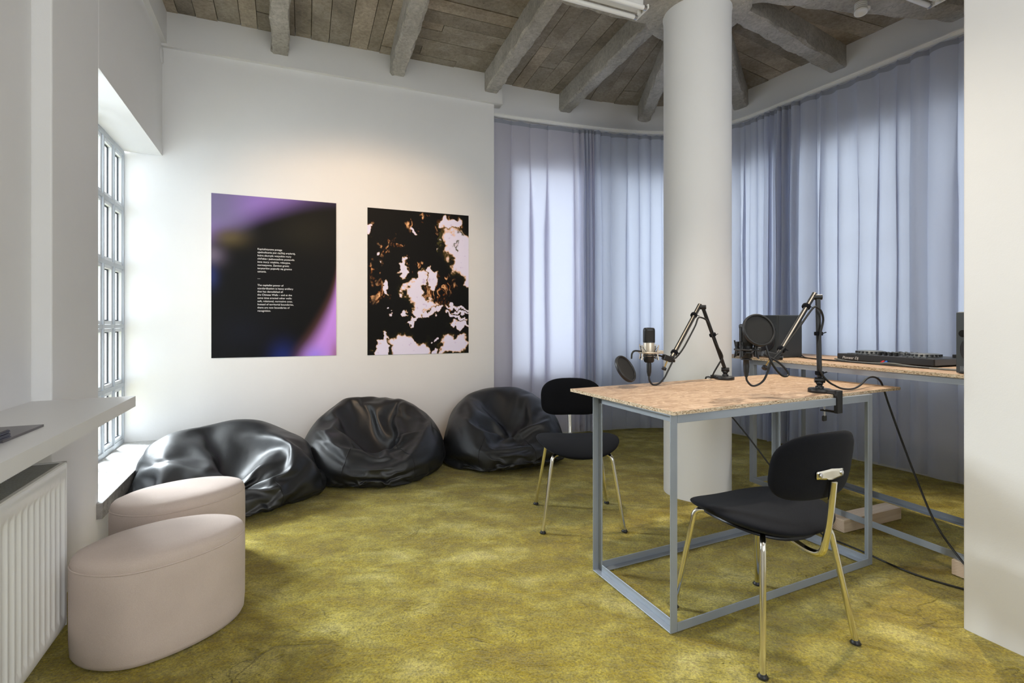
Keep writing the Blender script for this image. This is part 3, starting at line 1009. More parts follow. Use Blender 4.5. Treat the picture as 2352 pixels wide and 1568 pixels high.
def art_liquid(fx, fy):
    wx = fx + 0.17 * fbm(fx * 7, fy * 9, 3) + 0.10 * fbm(fx * 22, fy * 30, 9, 3)
    wy = fy + 0.13 * fbm(fx * 8 + 9, fy * 9, 5) + 0.07 * fbm(fx * 24, fy * 30, 12, 3)
    def blob(cx, cy, rx, ry, ang=0):
        c, s = math.cos(ang), math.sin(ang)
        dx, dy = wx - cx, (wy - cy)
        return 1 - np.sqrt(((dx * c + dy * s) / rx) ** 2 + ((-dx * s + dy * c) / ry) ** 2)
    white = np.full(fx.shape, -1.0)
    for b in ((.95, .26, .20, .12, .5), (.93, .34, .12, .10, .3), (1.0, .44, .07, .06, 0), (.81, .075, .10, .045, -.3), (.42, .565, .085, .10, .2), (.50, .63, .12, .05, .1),
              (.50, .475, .055, .07, .3), (.62, .46, .055, .06, .2), (.58, .40, .04, .03, 0), (.47, .70, .07, .05, .3), (.60, .69, .12, .018, -.15),
              (.47, .745, .09, .016, -.2), (.40, .785, .05, .014, -.3), (.90, .665, .15, .013, -.10), (.93, .70, .11, .012, -.08), (.88, .745, .13, .014, .22),
              (.92, .80, .13, .022, .1), (.40, .955, .20, .075, .12), (.30, .99, .10, .05, 0), (.66, .985, .04, .04, 0), (.86, .935, .14, .075, 0),
              (.10, .965, .055, .045, -.6), (.155, .925, .03, .06, .4), (.16, .52, .025, .06, .2), (.35, .40, .03, .06, .3), (.11, .32, .03, .03, .6),
              (.33, .735, .03, .018, 0), (.19, .70, .013, .010, 0), (.64, .905, .016, .010, .3), (.45, .13, .05, .018, .4), (.02, .145, .03, .03, 0)):
        white = np.maximum(white, blob(*b))
    amber = np.full(fx.shape, -1.0)
    for b in ((.16, .27, .06, .10, .5), (.37, .37, .045, .08, .3), (.03, .43, .04, .06, 0), (.44, .10, .07, .06, .4), (.80, .08, .14, .07, -.3),
              (.28, .23, .05, .03, -.4), (.17, .52, .04, .09, .2), (.65, .58, .13, .10, .3), (.75, .50, .10, .08, 0), (.50, .35, .04, .03, 0),
              (.57, .04, .05, .03, 0), (.88, .17, .14, .08, -.6), (.80, .68, .12, .03, 0), (.02, .145, .05, .04, 0), (.10, .57, .09, .09, 0)):
        amber = np.maximum(amber, blob(*b))
    streak = fbm(fx * 44 + 14 * fbm(fx * 6, fy * 6, 21), fy * 20 + 13 * fbm(fx * 5, fy * 7, 31), 41, 3)
    col = np.zeros(fx.shape + (3,)) + lin((10, 9, 8))
    def over(mask, c):
        nonlocal col
        m = np.clip(mask, 0, 1)[..., None]; col = col * (1 - m) + lin(c) * m
    over(sst(-.5, .1, white) * .55, (34, 34, 16))
    am = sst(0, .7, amber + .1) * sst(.02, .14, streak)
    over(am * .9, (148, 84, 34)); over(am * sst(.10, .22, streak), (240, 190, 140))
    over(sst(-.14, -.03, white) * .75, (88, 70, 26))
    over(sst(-.05, .05, white), (236, 196, 168))
    over(sst(.02, .14, white), (231, 226, 250))
    over(sst(.02, .14, white) * sst(.20, .30, fbm(fx * 30, fy * 40, 77)) * .6, (196, 176, 222))
    # ring-shaped bubbles at the upper right
    for (cx, cy, r) in ((.88, .215, .028), (.90, .135, .018), (.715, .195, .022), (.70, .245, .018)):
        dd = np.hypot(wx - cx, (wy - cy) * 1.41)
        over(np.exp(-((dd - r) / .007) ** 2), (70, 66, 30)); over((dd < r * .6) * .7, (225, 205, 215))
    return col

def poster(name, label, s0, s1, z0, z1, art, nx, ny):
    """paper sheet on the back wall from s0 to s1 along it"""
    p0 = B0 + U * s0 + NB * 0.002
    root = thing(name, label, 'poster', (p0.x, p0.y, z0), math.atan2(U.y, U.x))
    W, H = s1 - s0, z1 - z0
    fx, fy = np.meshgrid(np.linspace(0, 1, nx), np.linspace(0, 1, ny))
    col = art(fx, fy)
    vs = np.stack([fx * W, np.full_like(fx, -0.0030), (1 - fy) * H], -1).reshape(-1, 3)
    ii = np.arange(ny * nx).reshape(ny, nx)
    fs = np.stack([ii[:-1, :-1], ii[1:, :-1], ii[1:, 1:], ii[:-1, 1:]], -1).reshape(-1, 4)
    me = bpy.data.meshes.new('sheet')
    me.from_pydata(vs.tolist(), [], fs.tolist())
    ca = me.color_attributes.new('print', 'FLOAT_COLOR', 'POINT')
    ca.data.foreach_set('color', np.concatenate([col.reshape(-1, 3), np.ones((nx * ny, 1))], 1).astype(np.float32).ravel())
    me.materials.append(M['print'])
    o = bpy.data.objects.new('sheet', me); COL.objects.link(o); o.parent = root
    MB().box((W / 2, -0.0012, H / 2), (W, 0.003, H)).build('backing', M['whiteplastic'], root)
    return root, W, H

def text(body, size, loc, rot, mat, parent, name, align='LEFT', space=1.0, shear=0.0, extrude=0.0003):
    c = bpy.data.curves.new(name, 'FONT')
    c.body = body; c.size = size; c.align_x = align; c.space_line = space; c.shear = shear; c.extrude = extrude
    c.materials.append(mat)
    tmp = bpy.data.objects.new(name, c); COL.objects.link(tmp)
    bpy.context.view_layer.update()
    me = bpy.data.meshes.new_from_object(tmp.evaluated_get(bpy.context.evaluated_depsgraph_get()))
    bpy.data.objects.remove(tmp, do_unlink=True)
    o = bpy.data.objects.new(name, me); COL.objects.link(o)
    o.parent = parent; o.location = loc; o.rotation_euler = rot
    return o

pa, W, H = poster('poster', 'dark poster with violet glow and white bilingual text', -2.321, -1.476, 0.792, 1.981, art_gradient, 120, 168)
T1 = ('Kapitalistyczna potęga\nujednolicania jest ciężką artylerią,\nktóra zburzyła wszystkie mury\nchińskie i jednocześnie postawiła\ninne mury: '
      'miękkie, relacyjne,\nnormatywne. Zamiast granic\nterytoriów pojawiły się granice\nuznania.')
T2 = ('The capitalist power of\nstandardization is heavy artillery\nthat has demolished all\nthe Chinese Walls – and at the\nsame time erected other walls:\n'
      'soft, relational, normative ones.\nInstead of territorial boundaries,\nthere are now boundaries of\nrecognition.')
ROT = (math.radians(90), 0, 0)
# the built-in typeface has no e with ogonek: set a plain e and add the hook below it
def text_width(body, size):
    c = bpy.data.curves.new('probe', 'FONT'); c.body = body; c.size = size
    o = bpy.data.objects.new('probe', c); COL.objects.link(o)
    bpy.context.view_layer.update()
    me = bpy.data.meshes.new_from_object(o.evaluated_get(bpy.context.evaluated_depsgraph_get()))
    w = max(v.co.x for v in me.vertices)
    bpy.data.objects.remove(o, do_unlink=True)
    return w
TS = 0.0186
t1 = text(T1.replace('ę', 'e'), TS, (0.296, -0.0036, 0.796), ROT, M['white_ink'], pa, 'printed_text', space=1.28)
for li, line in enumerate(T1.split('\n')):
    for k, ch in enumerate(line):
        if ch == 'ę':
            x = text_width(line[:k + 1].replace('ę', 'e'), TS) - 0.0030
            z = -li * TS * 1.28
            MB().tube([(x, z, 0.0002), (x - 0.0012, z - 0.0014, 0.0002), (x - 0.0004, z - 0.0029, 0.0002), (x + 0.0012, z - 0.0030, 0.0002)], 0.0006, 6).build('ogonek', M['white_ink'], t1)
text('—', 0.0186, (0.296, -0.0036, 0.577), ROT, M['white_ink'], pa, 'printed_dash')
text(T2, 0.0186, (0.296, -0.0036, 0.528), ROT, M['white_ink'], pa, 'printed_text', space=1.28)
poster('poster', 'abstract photographic poster of dark amber and white liquid shapes', -1.2416, -0.4033, 0.787, 1.969, art_liquid, 300, 420)

# ================================================================== POUFS
POUF = [(-1.395, 1.545), (-1.36, 1.482), (-1.27, 1.446), (-1.165, 1.449), (-1.08, 1.503), (-1.005, 1.60), (-0.972, 1.70), (-0.985, 1.785),
        (-1.05, 1.835), (-1.16, 1.833), (-1.28, 1.77), (-1.37, 1.66)]
def closed_smooth(pts, per=8):
    n = len(pts); out = []
    for i in range(n):
        p0, p1, p2, p3 = (Vector(pts[(i + k) % n]) for k in (-1, 0, 1, 2))
        for k in range(per):
            t = k / per
            out.append(0.5 * ((2 * p1) + (p2 - p0) * t + (2 * p0 - 5 * p1 + 4 * p2 - p3) * t * t + (3 * p1 - p0 - 3 * p2 + p3) * t ** 3))
    return out
def pouf(label, dx, dy, scale=1.0, seed=0):
    cx = sum(p[0] for p in POUF) / len(POUF); cy = sum(p[1] for p in POUF) / len(POUF)
    root = thing('pouf', label, 'pouf', (cx + dx, cy + dy, 0), 0, 'oval upholstered poufs by the radiator')
    loop = closed_smooth([(p[0] - cx, p[1] - cy) for p in POUF], 8)
    loop = [p * scale for p in loop]
    seam_h = 0.292
    def ring(k, z): return [(p.x * k, p.y * k, z) for p in loop]
    body = [ring(0.90, 0.0), ring(0.955, 0.004), ring(0.985, 0.018), ring(0.995, 0.06), ring(1.0, 0.15), ring(1.0, 0.25), ring(0.995, 0.284), ring(0.985, seam_h - 0.002)]
    top = [ring(0.985, seam_h + 0.001), ring(0.988, seam_h + 0.010), ring(0.97, seam_h + 0.022), ring(0.93, seam_h + 0.033), ring(0.84, seam_h + 0.042), ring(0.6, seam_h + 0.049),
           ring(0.3, seam_h + 0.052), ring(0.05, seam_h + 0.053)]
    def skin(rings):
        mb = MB(); n = len(loop); vs = [v for r in rings for v in r]
        vs = [(x + 0.0015 * mnoise.noise((x * 9, y * 9, z * 9 + seed)), y, z) for x, y, z in vs]
        mb.add(vs, [(j * n + i, j * n + (i + 1) % n, (j + 1) * n + (i + 1) % n, (j + 1) * n + i) for j in range(len(rings) - 1) for i in range(n)], True)
        return mb
    b = skin(body); b.build('side_panel', M['pouf'], root)
    t = skin(top); n = len(loop); t.add(top[-1], [tuple(range(n))], True); t.build('top_cushion', M['pouf'], root)
    MB().tube([(p.x * 0.988, p.y * 0.988, seam_h) for p in loop] + [(loop[0].x * 0.988, loop[0].y * 0.988, seam_h)], 0.0028, 6, False).build('piping', M['pouf'], root)
    return root
pouf('blush oval pouf nearest the camera, beside the radiator', 0, 0)
pouf('blush oval pouf behind the nearest pouf, lit by the window', -0.245, 0.445, 1.0, 4)

# ================================================================== SHELF, RADIATOR, PRINTED MATTER
mb = MB()
lbox(mb, 1.782, 4.6, -0.056, 0.247, 0.726, 0.766)
tag(mb.build('wall_shelf', M['shelf'], bevel=0.002), 'thick white shelf fixed to the wall above the radiator', 'shelf')

rad = thing('radiator', 'white ribbed panel radiator under the wall shelf', 'radiator')
RT0, RT1, RZ0, RZ1 = 2.112, 3.5, 0.092, 0.612
def radpanel():
    mb = MB()
    pitch = 0.0345
    tn = int((RT1 - RT0) / 0.0043)
    zz = [RZ0 + 0.002, RZ0 + 0.012, RZ0 + 0.028, RZ0 + 0.034, RZ0 + 0.042, RZ0 + 0.05] + list(np.linspace(RZ0 + 0.07, RZ1 - 0.09, 8)) + \
         [RZ1 - 0.075, RZ1 - 0.066, RZ1 - 0.058, RZ1 - 0.05, RZ1 - 0.03, RZ1 - 0.012, RZ1 - 0.004]
    vs = []
    for z in zz:
        for i in range(tn + 1):
            t = RT0 + (RT1 - RT0) * i / tn
            ph = ((t - RT0 - 0.014) / pitch) % 1.0
            inside = t - RT0 > 0.014
            w = 1.0 - abs(ph - 0.5) * 2
            zi = min((z - (RZ0 + 0.03)) / 0.02, ((RZ1 - 0.05) - z) / 0.02)
            k = max(0.0, min(1.0, zi))
            g = sst(0.10, 0.30, w) * (1 if inside else 0)
            d = 0.144 - 0.007 * float(g) * k
            if z > RZ1 - 0.01: d -= 0.006
            if z < RZ0 + 0.01: d -= 0.004
            p = Lp(t, d); vs.append((p[0], p[1], z))
    n = tn + 1
    mb.add(vs, [(j * n + i, j * n + i + 1, (j + 1) * n + i + 1, (j + 1) * n + i) for j in range(len(zz) - 1) for i in range(tn)], True)
    return mb
radpanel().build('front_panel', M['radiator'], rad)
mb = MB(); lbox(mb, RT0 + 0.004, RT1, 0.056, 0.066, RZ0, RZ1 - 0.004); mb.build('back_panel', M['radiator'], rad)
mb = MB(); lbox(mb, RT0, RT0 + 0.002, 0.054, 0.1445, RZ0 + 0.004, RZ1); mb.build('side_cover', M['radiator'], rad, bevel=0.0008)
mb = MB()
lbox(mb, RT0, RT1, 0.134, 0.1445, RZ1 - 0.006, RZ1); lbox(mb, RT0, RT1, 0.054, 0.064, RZ1 - 0.006, RZ1)
lbox(mb, RT0, RT0 + 0.006, 0.054, 0.1445, RZ1 - 0.006, RZ1)
mb.build('top_frame', M['radiator'], rad)
mb = MB()
k = RT0 + 0.010
while k < RT1:
    lbox(mb, k, k + 0.0045, 0.064, 0.134, RZ1 - 0.008, RZ1 - 0.002); k += 0.0095
lbox(mb, RT0 + 0.006, RT1, 0.064, 0.134, RZ1 - 0.02, RZ1 - 0.017)
mb.build('top_grille', M['grille'], rad)
mb = MB(); lbox(mb, 3.0, 3.06, 0.058, 0.136, 0.0, RZ0 + 0.02); mb.build('foot', M['radiator'], rad)

# magazine and a pile of cards on the shelf
mg = thing('magazine', 'closed grey magazine lying flat on the white shelf', 'magazine', (-1.277, 1.319, 0.7662), math.atan2(-0.915, 0.404))
MB().box((0.10, -0.075, 0.003), (0.20, 0.15, 0.006)).build('cover', M['magazine'], mg)
MB().box((0.10, -0.0755, 0.003), (0.197, 0.147, 0.0035)).build('pages', M['whiteplastic'], mg)
rc = random.Random(3)
for k in range(9):
    z = 0.7724 + k * 0.0024
    mb = MB().box((0, 0, 0.0011), (0.148, 0.105, 0.0021))
    o = mb.build('postcard', M['cardback' if k < 8 else 'magazine'], bevel=0)
    o.location = (-1.226 + rc.uniform(-.002, .002), 1.075 + rc.uniform(-.002, .002), z)
    o.rotation_euler = (0, 0, math.atan2(-0.915, 0.404) + rc.uniform(-.03, .03))
    tag(o, 'blue-edged postcard inside the small pile lying on the magazine' if k < 8 else 'grey topmost postcard of the small pile on the magazine', 'postcard', 'postcards piled on the magazine')

# ================================================================== TABLES
def two_mat_box(name, corners, z0, z1, parent):
    mb = MB().prism(corners, z0, z1)
    o = mb.build(name, M['osb'], parent, bevel=0.0012, seg=1)
    o.data.materials.append(M['osbedge'])
    for p in o.data.polygons:
        if abs(p.normal.z) < 0.5: p.material_index = 1
    return o
def steel_table(name, label, loc, rz, L, S, z0, z1, top, tz):
    root = thing(name, label, 'table', loc, rz)
    a, t = 0.030, 0.004
    for ix in (0, 1):
        for iy in (0, 1):
            sx, sy = (1, -1)[ix], (1, -1)[iy]
            x, y = ix * L, iy * S
            mb = MB()
            mb.box((x + sx * a / 2, y + sy * t / 2, (z0 + z1) / 2), (a, t, z1 - z0))
            xb = a - t / 2 if ix == 0 else L - t / 2            # the left end's angle irons open outwards
            mb.box((xb, y + sy * (a / 2 + t / 2), (z0 + z1) / 2), (t, a - t, z1 - z0))
            mb.build('leg', M['steel'], root, bevel=0.0008, seg=1)
    for zi, sz in ((z0, 1), (z1, -1)):
        for iy in (0, 1):
            sy = (1, -1)[iy]; y = iy * S
            mb = MB()
            mb.box((L / 2, y + sy * t / 2, zi + sz * a / 2), (L - 2 * a - 0.001, t, a)); mb.box((L / 2, y + sy * (a / 2 + t / 2), zi + sz * t / 2), (L - 2 * a - 0.001, a - t, t))
            mb.build('rail', M['steel'], root, bevel=0.0006, seg=1)
        for ix in (0, 1):
            sx = (1, -1)[ix]; x = ix * L
            mb = MB()
            xv, xh = (a - t / 2, a / 2 - t / 2) if ix == 0 else (L - 1.5 * t, L - a / 2 - 1.5 * t)
            mb.box((xv, S / 2, zi + sz * a / 2), (t, S - 2 * t, a)); mb.box((xh, S / 2, zi + sz * t / 2), (a - t, S - 2 * t, t))
            mb.build('rail', M['steel'], root, bevel=0.0006, seg=1)
    two_mat_box('tabletop', top, tz[0], tz[1], root)
    return root
RZ_T = math.atan2(0.416, 0.909)
def rot2(p, a): return (p[0] * math.cos(a) - p[1] * math.sin(a), p[0] * math.sin(a) + p[1] * math.cos(a))
ta = math.radians(1.6)
top = [(c[0] + 0.002, c[1] - 0.012) for c in (rot2(p, ta) for p in ((0, 0), (1.40, 0), (1.40, 0.63), (0, 0.63)))]
table = steel_table('microphone_table', 'chipboard-topped grey steel table carrying the microphone arms', (0.534, 1.628, 0), RZ_T, 1.134, 0.462, 0.0, 0.7375, top, (0.7378, 0.7505))
RZ_D = math.atan2(-0.934, 0.357)
steel_table('equipment_desk', 'long chipboard desk on wooden blocks in front of the curtain', (1.475, 3.005, 0), RZ_D, 1.13, 0.45, 0.0625, 0.82,
            [(-0.25, -0.02), (1.255, -0.02), (1.255, 0.61), (-0.25, 0.61)], (0.8203, 0.835))
DESKZ = 0.835

def block(label, p, d, w, length, width):
    """pine offcut starting at corner p, running along d, widening along w"""
    d = Vector((*d, 0)).normalized(); w = Vector((*w, 0)).normalized()
    root = thing('pine_block', label, 'wood block', (p[0], p[1], 0), math.atan2(d.y, d.x))
    sg = 1 if Vector((-d.y, d.x, 0)).dot(w) > 0 else -1
    MB().box((length / 2, sg * width / 2, 0.031), (length, width, 0.062)).build('timber', M['pine'], root, bevel=0.0015)
    MB().box((-0.0003, sg * width / 2, 0.031), (0.0008, width - 0.004, 0.058)).build('end_grain', M['endgrain'], root)
block('pine block under the middle of the equipment desk', (1.655, 2.41), (0.926, 0.378), (-0.357, 0.934), 0.46, 0.078)
block('pine block at the wall end of the equipment desk', (1.836, 2.02), (0.934, 0.357), (0.357, -0.934), 0.5, 0.078)

# ================================================================== CHAIRS
def superell(a, n):
    c, s = math.cos(a), math.sin(a)
    return math.copysign(abs(c) ** (2 / n), c), math.copysign(abs(s) ** (2 / n), s)
def make_chair(label, loc, rz):
    root = thing('chair', label, 'chair', loc, rz, 'black upholstered chairs at the microphone table')
    # seat pad: lens-shaped cushion with raised sides
    nr, na = 12, 56
    def seat(u, v, zoff=0.0, sc=1.0):
        a = 2 * math.pi * u
        ex, ey = superell(a, 2.5)
        if v <= 0.5: r = math.sin(v * math.pi); top = True
        else: r = math.sin(v * math.pi); top = False
        r = max(r, 0.0)
        wide = 0.222 - 0.018 * (ey * r) if ey > 0 else 0.222 + 0.006 * ey * r
        x, y = ex * r * wide * sc, ey * r * 0.208 * sc + 0.005
        th = math.sqrt(max(0.0, 1 - r ** 3.2))
        z = 0.398 + 0.030 * (x / 0.22) ** 2 - 0.020 * (max(0, y) / 0.2) ** 2
        z += (0.022 * th) if top else (-0.030 * th)
        return (x, y, z + zoff)
    mb = MB(); mb.grid(lambda u, v: seat(u, v), na, 2 * nr + 1, True)
    mb.build('seat', M['blackcloth'], root)
    # plywood shell below the cushion
    def shell(u, v):
        a = 2 * math.pi * u; ex, ey = superell(a, 2.4); r = min(1.0, v * 1.15) if v < 0.87 else 1.0
        k = 0.0 if v < 0.5 else 1.0
        r = (v * 2) if v < 0.5 else (2 - v * 2)
        x, y = ex * r * 0.175, ey * r * 0.165
        z = 0.372 + 0.030 * (x / 0.2) ** 2 - 0.012 * (max(0, y) / 0.2) ** 2
        return (x, y, z - (0.0 if v < 0.5 else 0.010))
    MB().grid(shell, 40, 13, True).build('seat_shell', M['shell'], root)
    # legs with feet
    for sx in (-1, 1):
        for sy in (-1, 1):
            foot = Vector((sx * 0.206, sy * 0.192, 0.006)); knee = Vector((sx * 0.152, sy * 0.146, 0.365)); inn = Vector((sx * 0.085, sy * 0.085, 0.371))
            pts = [foot, foot.lerp(knee, 0.5), foot.lerp(knee, 0.93)]
            c = knee + Vector((0, 0, 0.008))
            for k in range(1, 7):
                t = k / 7
                a = foot.lerp(knee, 0.93); b = knee.lerp(inn, 0.35) + Vector((0, 0, 0.004))
                pts.append(a * (1 - t) ** 2 + c * 2 * t * (1 - t) + b * t * t)
            pts += [knee.lerp(inn, 0.35) + Vector((0, 0, 0.004)), inn]
            lg = MB().tube(pts, 0.0095, 14).build('leg', M['chrome'], root)
            f = MB(); f.lathe([(0.0150, 0.0), (0.0165, 0.002), (0.0125, 0.007), (0.0108, 0.012)], (foot.x, foot.y, 0.0), seg=20)
            f.build('foot_cap', M['blackplastic'], lg)
    # back support bar
    path = smooth_path([(0, 0.02, 0.362), (0, -0.10, 0.350), (0, -0.185, 0.336), (0, -0.225, 0.350), (0, -0.240, 0.40), (0, -0.252, 0.48), (0, -0.262, 0.575)], 6)
    MB().tube(path, 0.0105, 12).build('back_support', M['chrome'], root)
    # curved padded backrest
    bw, bh, bt, R = 0.186, 0.106, 0.017, 0.36
    def back(u, v):
        a = 2 * math.pi * u
        ex, ey = superell(a, 3.0 if math.sin(a) < 0 else 3.2)
        r = math.sin(v * math.pi); front = v <= 0.5
        x = ex * r * bw; zz = ey * r * bh
        zz -= 0.010 * (ex * r) ** 2
        th = math.sqrt(max(0.0, 1 - r ** 4)) * bt * (1 if front else -1)
        ang = x / R
        y = (R - th) * (1 - math.cos(ang)) + th
        xx = (R - th) * math.sin(ang)
        tilt = 0.16
        return (xx, -0.236 + y - zz * tilt, 0.616 + zz)
    mb = MB(); mb.grid(back, 64, 21, True)
    br = mb.build('backrest', M['blackcloth'], root)
    # bracket with screws
    mb = MB()
    def plate(u, v):
        x = (u - 0.5) * 0.115
        y = -0.252 + (R + 0.02) * (1 - math.cos(x / R)) - 0.0
        w = 0.0165 * (1 - 0.35 * abs(u - 0.5) * 2)
        return (x, y - 0.003, 0.596 + (v - 0.5) * 2 * w)
    mb.grid(plate, 15, 5)
    pl = mb.build('bracket', M['chrome'], root)
    s_ = pl.modifiers.new('thickness', 'SOLIDIFY'); s_.thickness = 0.005; s_.offset = 0
    for sx in (-1, 1):
        x = sx * 0.045
        y = -0.252 + (R + 0.02) * (1 - math.cos(x / R)) - 0.0055
        sc = MB().lathe([(0.0075, 0.0), (0.0075, 0.002), (0.006, 0.0034), (0.0, 0.0036)], (x, y, 0.596), (sx * -0.13, -1, 0), 16)
        sc.build('screw', M['silver'], pl)
        MB().lathe([(0.011, 0), (0.011, 0.018)], (x, y + 0.003, 0.596), (sx * -0.13, 1, 0), 16).build('spacer', M['blackplastic'], pl)
    return root
make_chair('black chair seen from behind, pushed to the near side of the table', (0.862, 1.685, 0), math.radians(21.7))
make_chair('black chair facing the camera at the far end of the table', (0.352, 2.612, 0), math.radians(182.3))

# ================================================================== BEAN BAGS
# each bag is a leather cover draped by a short cloth simulation over a lumpy bead filling, then frozen as a mesh
def cube_sphere(n):
    """unit directions and quads of a subdivided cube"""
    vid = {}; vs = []; fs = []
    def get(p):
        k = tuple(round(c * n) for c in p)
        if k not in vid:
            vid[k] = len(vs)
            q = Vector([math.tan(c * math.pi / 4) for c in p])
            vs.append(q.normalized())
        return vid[k]
    for ax in range(3):
        for sg in (-1, 1):
            for i in range(n):
                for j in range(n):
                    q = []
                    for (a, b) in ((i, j), (i + 1, j), (i + 1, j + 1), (i, j + 1)):
                        c = [0, 0, 0]
                        c[ax] = sg; c[(ax + 1) % 3] = -1 + 2 * a / n; c[(ax + 2) % 3] = -1 + 2 * b / n
                        q.append(get(c))
                    fs.append(tuple(q) if sg > 0 else tuple(q[::-1]))
    return vs, fs
CSV, CSF = cube_sphere(28)

def bag_shape(d, rx, ry, h, base, lean, lumps):
    sz = d.z
    r = math.hypot(d.x, d.y)
    if sz > 0:
        rr = r; z = base + (h - base) * sz ** 0.9
    else:
        rr = r ** 0.75; z = base * (1 - abs(sz) ** 0.8)
    k = rr / max(r, 1e-6)
    x, y = d.x * k * rx, d.y * k * ry
    y += lean * max(0.0, z - base) / (h - base)
    if sz > -0.1:
        w = min(1.0, (sz + 0.1) * 2.2)
        for (cx, cy, ra, rb, dep) in lumps:
            z -= dep * w * math.exp(-((x - cx) / ra) ** 2 - ((y - cy) / rb) ** 2)
    return Vector((x, y, max(z, 0.010)))

def drape(rx, ry, h, lean, lumps, slack, grow, frames, seed, press=-0.8, bend=0.5, base=0.15, yaw=0.0, wrinkle=0.012):
    R = Matrix.Rotation(yaw, 3, 'Z') @ Matrix.Rotation(0.5 + seed, 3, 'X')
    dirs = [R @ v for v in CSV]
    deep = [(a, b, c, d, e * 1.15) for (a, b, c, d, e) in lumps]
    flat = [(a, b, c, d, e * 0.80) for (a, b, c, d, e) in lumps]
    fil = MB().add([bag_shape(d, rx, ry, h, base, lean, deep) for d in dirs], CSF, True).build('filling', M['leather'])
    fil.modifiers.new('col', 'COLLISION')
    fil.collision.thickness_outer = 0.004; fil.collision.thickness_inner = 0.06; fil.collision.cloth_friction = 12
    flo = MB().box((0, 0, -0.05), (3, 3, 0.1)).build('ground', M['leather'])
    flo.modifiers.new('col', 'COLLISION')
    flo.collision.thickness_outer = 0.003; flo.collision.cloth_friction = 30
    vs = []
    for d in dirs:
        p = bag_shape(d, rx * 1.03, ry * 1.03, h * 1.03, base, lean, flat)
        p += Vector((0, 0, 0.014)) + mnoise.noise_vector((p.x * 7 + seed, p.y * 7, p.z * 7)) * wrinkle
        vs.append(p)
    cl = MB().add(vs, CSF, True).build('cover_cloth', M['leather'])
    vg = cl.vertex_groups.new(name='pin')
    vg.add([v.index for v in cl.data.vertices if v.co.z < 0.045 and math.hypot(v.co.x / rx, v.co.y / ry) < 0.85], 1.0, 'REPLACE')
    vg2 = cl.vertex_groups.new(name='slack')
    for v in cl.data.vertices:
        w = 0.0
        for (cx, cy, ra, rb, dep) in slack:
            w = max(w, dep * math.exp(-((v.co.x - cx) / ra) ** 2 - ((v.co.y - cy) / rb) ** 2))
        if v.co.z < base * 0.9: w = 0.0
        vg2.add([v.index], 1.0 - min(1.0, w), 'REPLACE')
    m = cl.modifiers.new('cloth', 'CLOTH')
    s = m.settings
    s.quality = 6; s.mass = 0.35; s.air_damping = 3.0
    s.tension_stiffness = 40; s.compression_stiffness = 40; s.shear_stiffness = 20; s.bending_stiffness = bend
    s.tension_damping = 15; s.compression_damping = 15; s.shear_damping = 10; s.bending_damping = 0.8
    s.vertex_group_mass = 'pin'; s.pin_stiffness = 1.0
    s.vertex_group_shrink = 'slack'; s.shrink_min = -grow; s.shrink_max = 0.015
    s.use_pressure = True; s.uniform_pressure_force = press
    c = m.collision_settings
    c.collision_quality = 3; c.distance_min = 0.005; c.use_self_collision = True; c.self_distance_min = 0.005; c.self_friction = 6
    m.point_cache.frame_start = 1; m.point_cache.frame_end = frames + 5
    sc = bpy.context.scene
    f0 = sc.frame_current
    for f in range(1, frames + 1):
        sc.frame_set(f)
    ev = cl.evaluated_get(bpy.context.evaluated_depsgraph_get())
    me = bpy.data.meshes.new_from_object(ev)
    reach = max((abs(c) for v in me.vertices for c in v.co), default=9.0)
    if not reach < 1.0:                       # a drape that went wrong: keep the undraped cover
        me = bpy.data.meshes.new('cover')
        me.from_pydata([tuple(p) for p in vs], [], CSF)
    sc.frame_set(f0)
    for o in (cl, fil, flo): bpy.data.objects.remove(o, do_unlink=True)
    return me

def bean_bag(label, loc, rz, seams, **kw):
    from mathutils.bvhtree import BVHTree
    me = drape(**kw)
    me.name = 'cover'
    me.materials.clear(); me.materials.append(M['leather'])
    for p in me.polygons: p.use_smooth = True
    root = thing('bean_bag', label, 'bean bag', loc, rz, 'black leather bean bags along the wall')
    zmin = min(v.co.z for v in me.vertices)
    for v in me.vertices: v.co.z = max(0.0, v.co.z - zmin - 0.004)
    o = bpy.data.objects.new('cover', me); COL.objects.link(o); o.parent = root
    subsurf(o, 2)
    bvh = BVHTree.FromPolygons([v.co for v in me.vertices], [tuple(p.vertices) for p in me.polygons])
    # sewn panel seams running up the sides, found by probing the draped cover
    for (a, z0, z1) in seams:
        d = Vector((math.cos(a), math.sin(a), 0)); pts = []
        for k in range(26):
            z = z0 + (z1 - z0) * k / 25
            h = bvh.ray_cast(d * 2 + Vector((0, 0, z)), -d)
            if h[0] is not None and (not pts or (h[0] - pts[-1]).length < 0.08): pts.append(h[0] + h[1] * 0.0)
        if len(pts) > 4: MB().tube(pts, 0.0024, 6).build('seam', M['seam'], o)
    ring = []
    for k in range(97):
        a = 2 * math.pi * k / 96
        d = Vector((math.cos(a), math.sin(a), 0))
        h = bvh.ray_cast(d * 2 + Vector((0, 0, 0.045)), -d)
        if h[0] is not None: ring.append(h[0])
    MB().tube(ring, 0.0024, 6, False).build('seam', M['seam'], o)
    return root
bean_bag('slumped black bean bag against the concrete window sill', (-1.665, 2.86, 0), 0.42, [(-0.9, 0.04, 0.22), (0.2, 0.04, 0.24)],
         rx=.44, ry=.42, h=.47, lean=.12, base=.13, lumps=[(.0, -.08, .23, .22, .34), (.0, -.40, .35, .18, .09), (-.16, .20, .08, .09, .09), (.22, .16, .10, .10, .06), (-.30, .0, .10, .14, -.04)],
         slack=[(0, 0, .40, .38, 1.4)], grow=.60, frames=25, seed=3, press=-0.3, bend=3.0, wrinkle=.03)
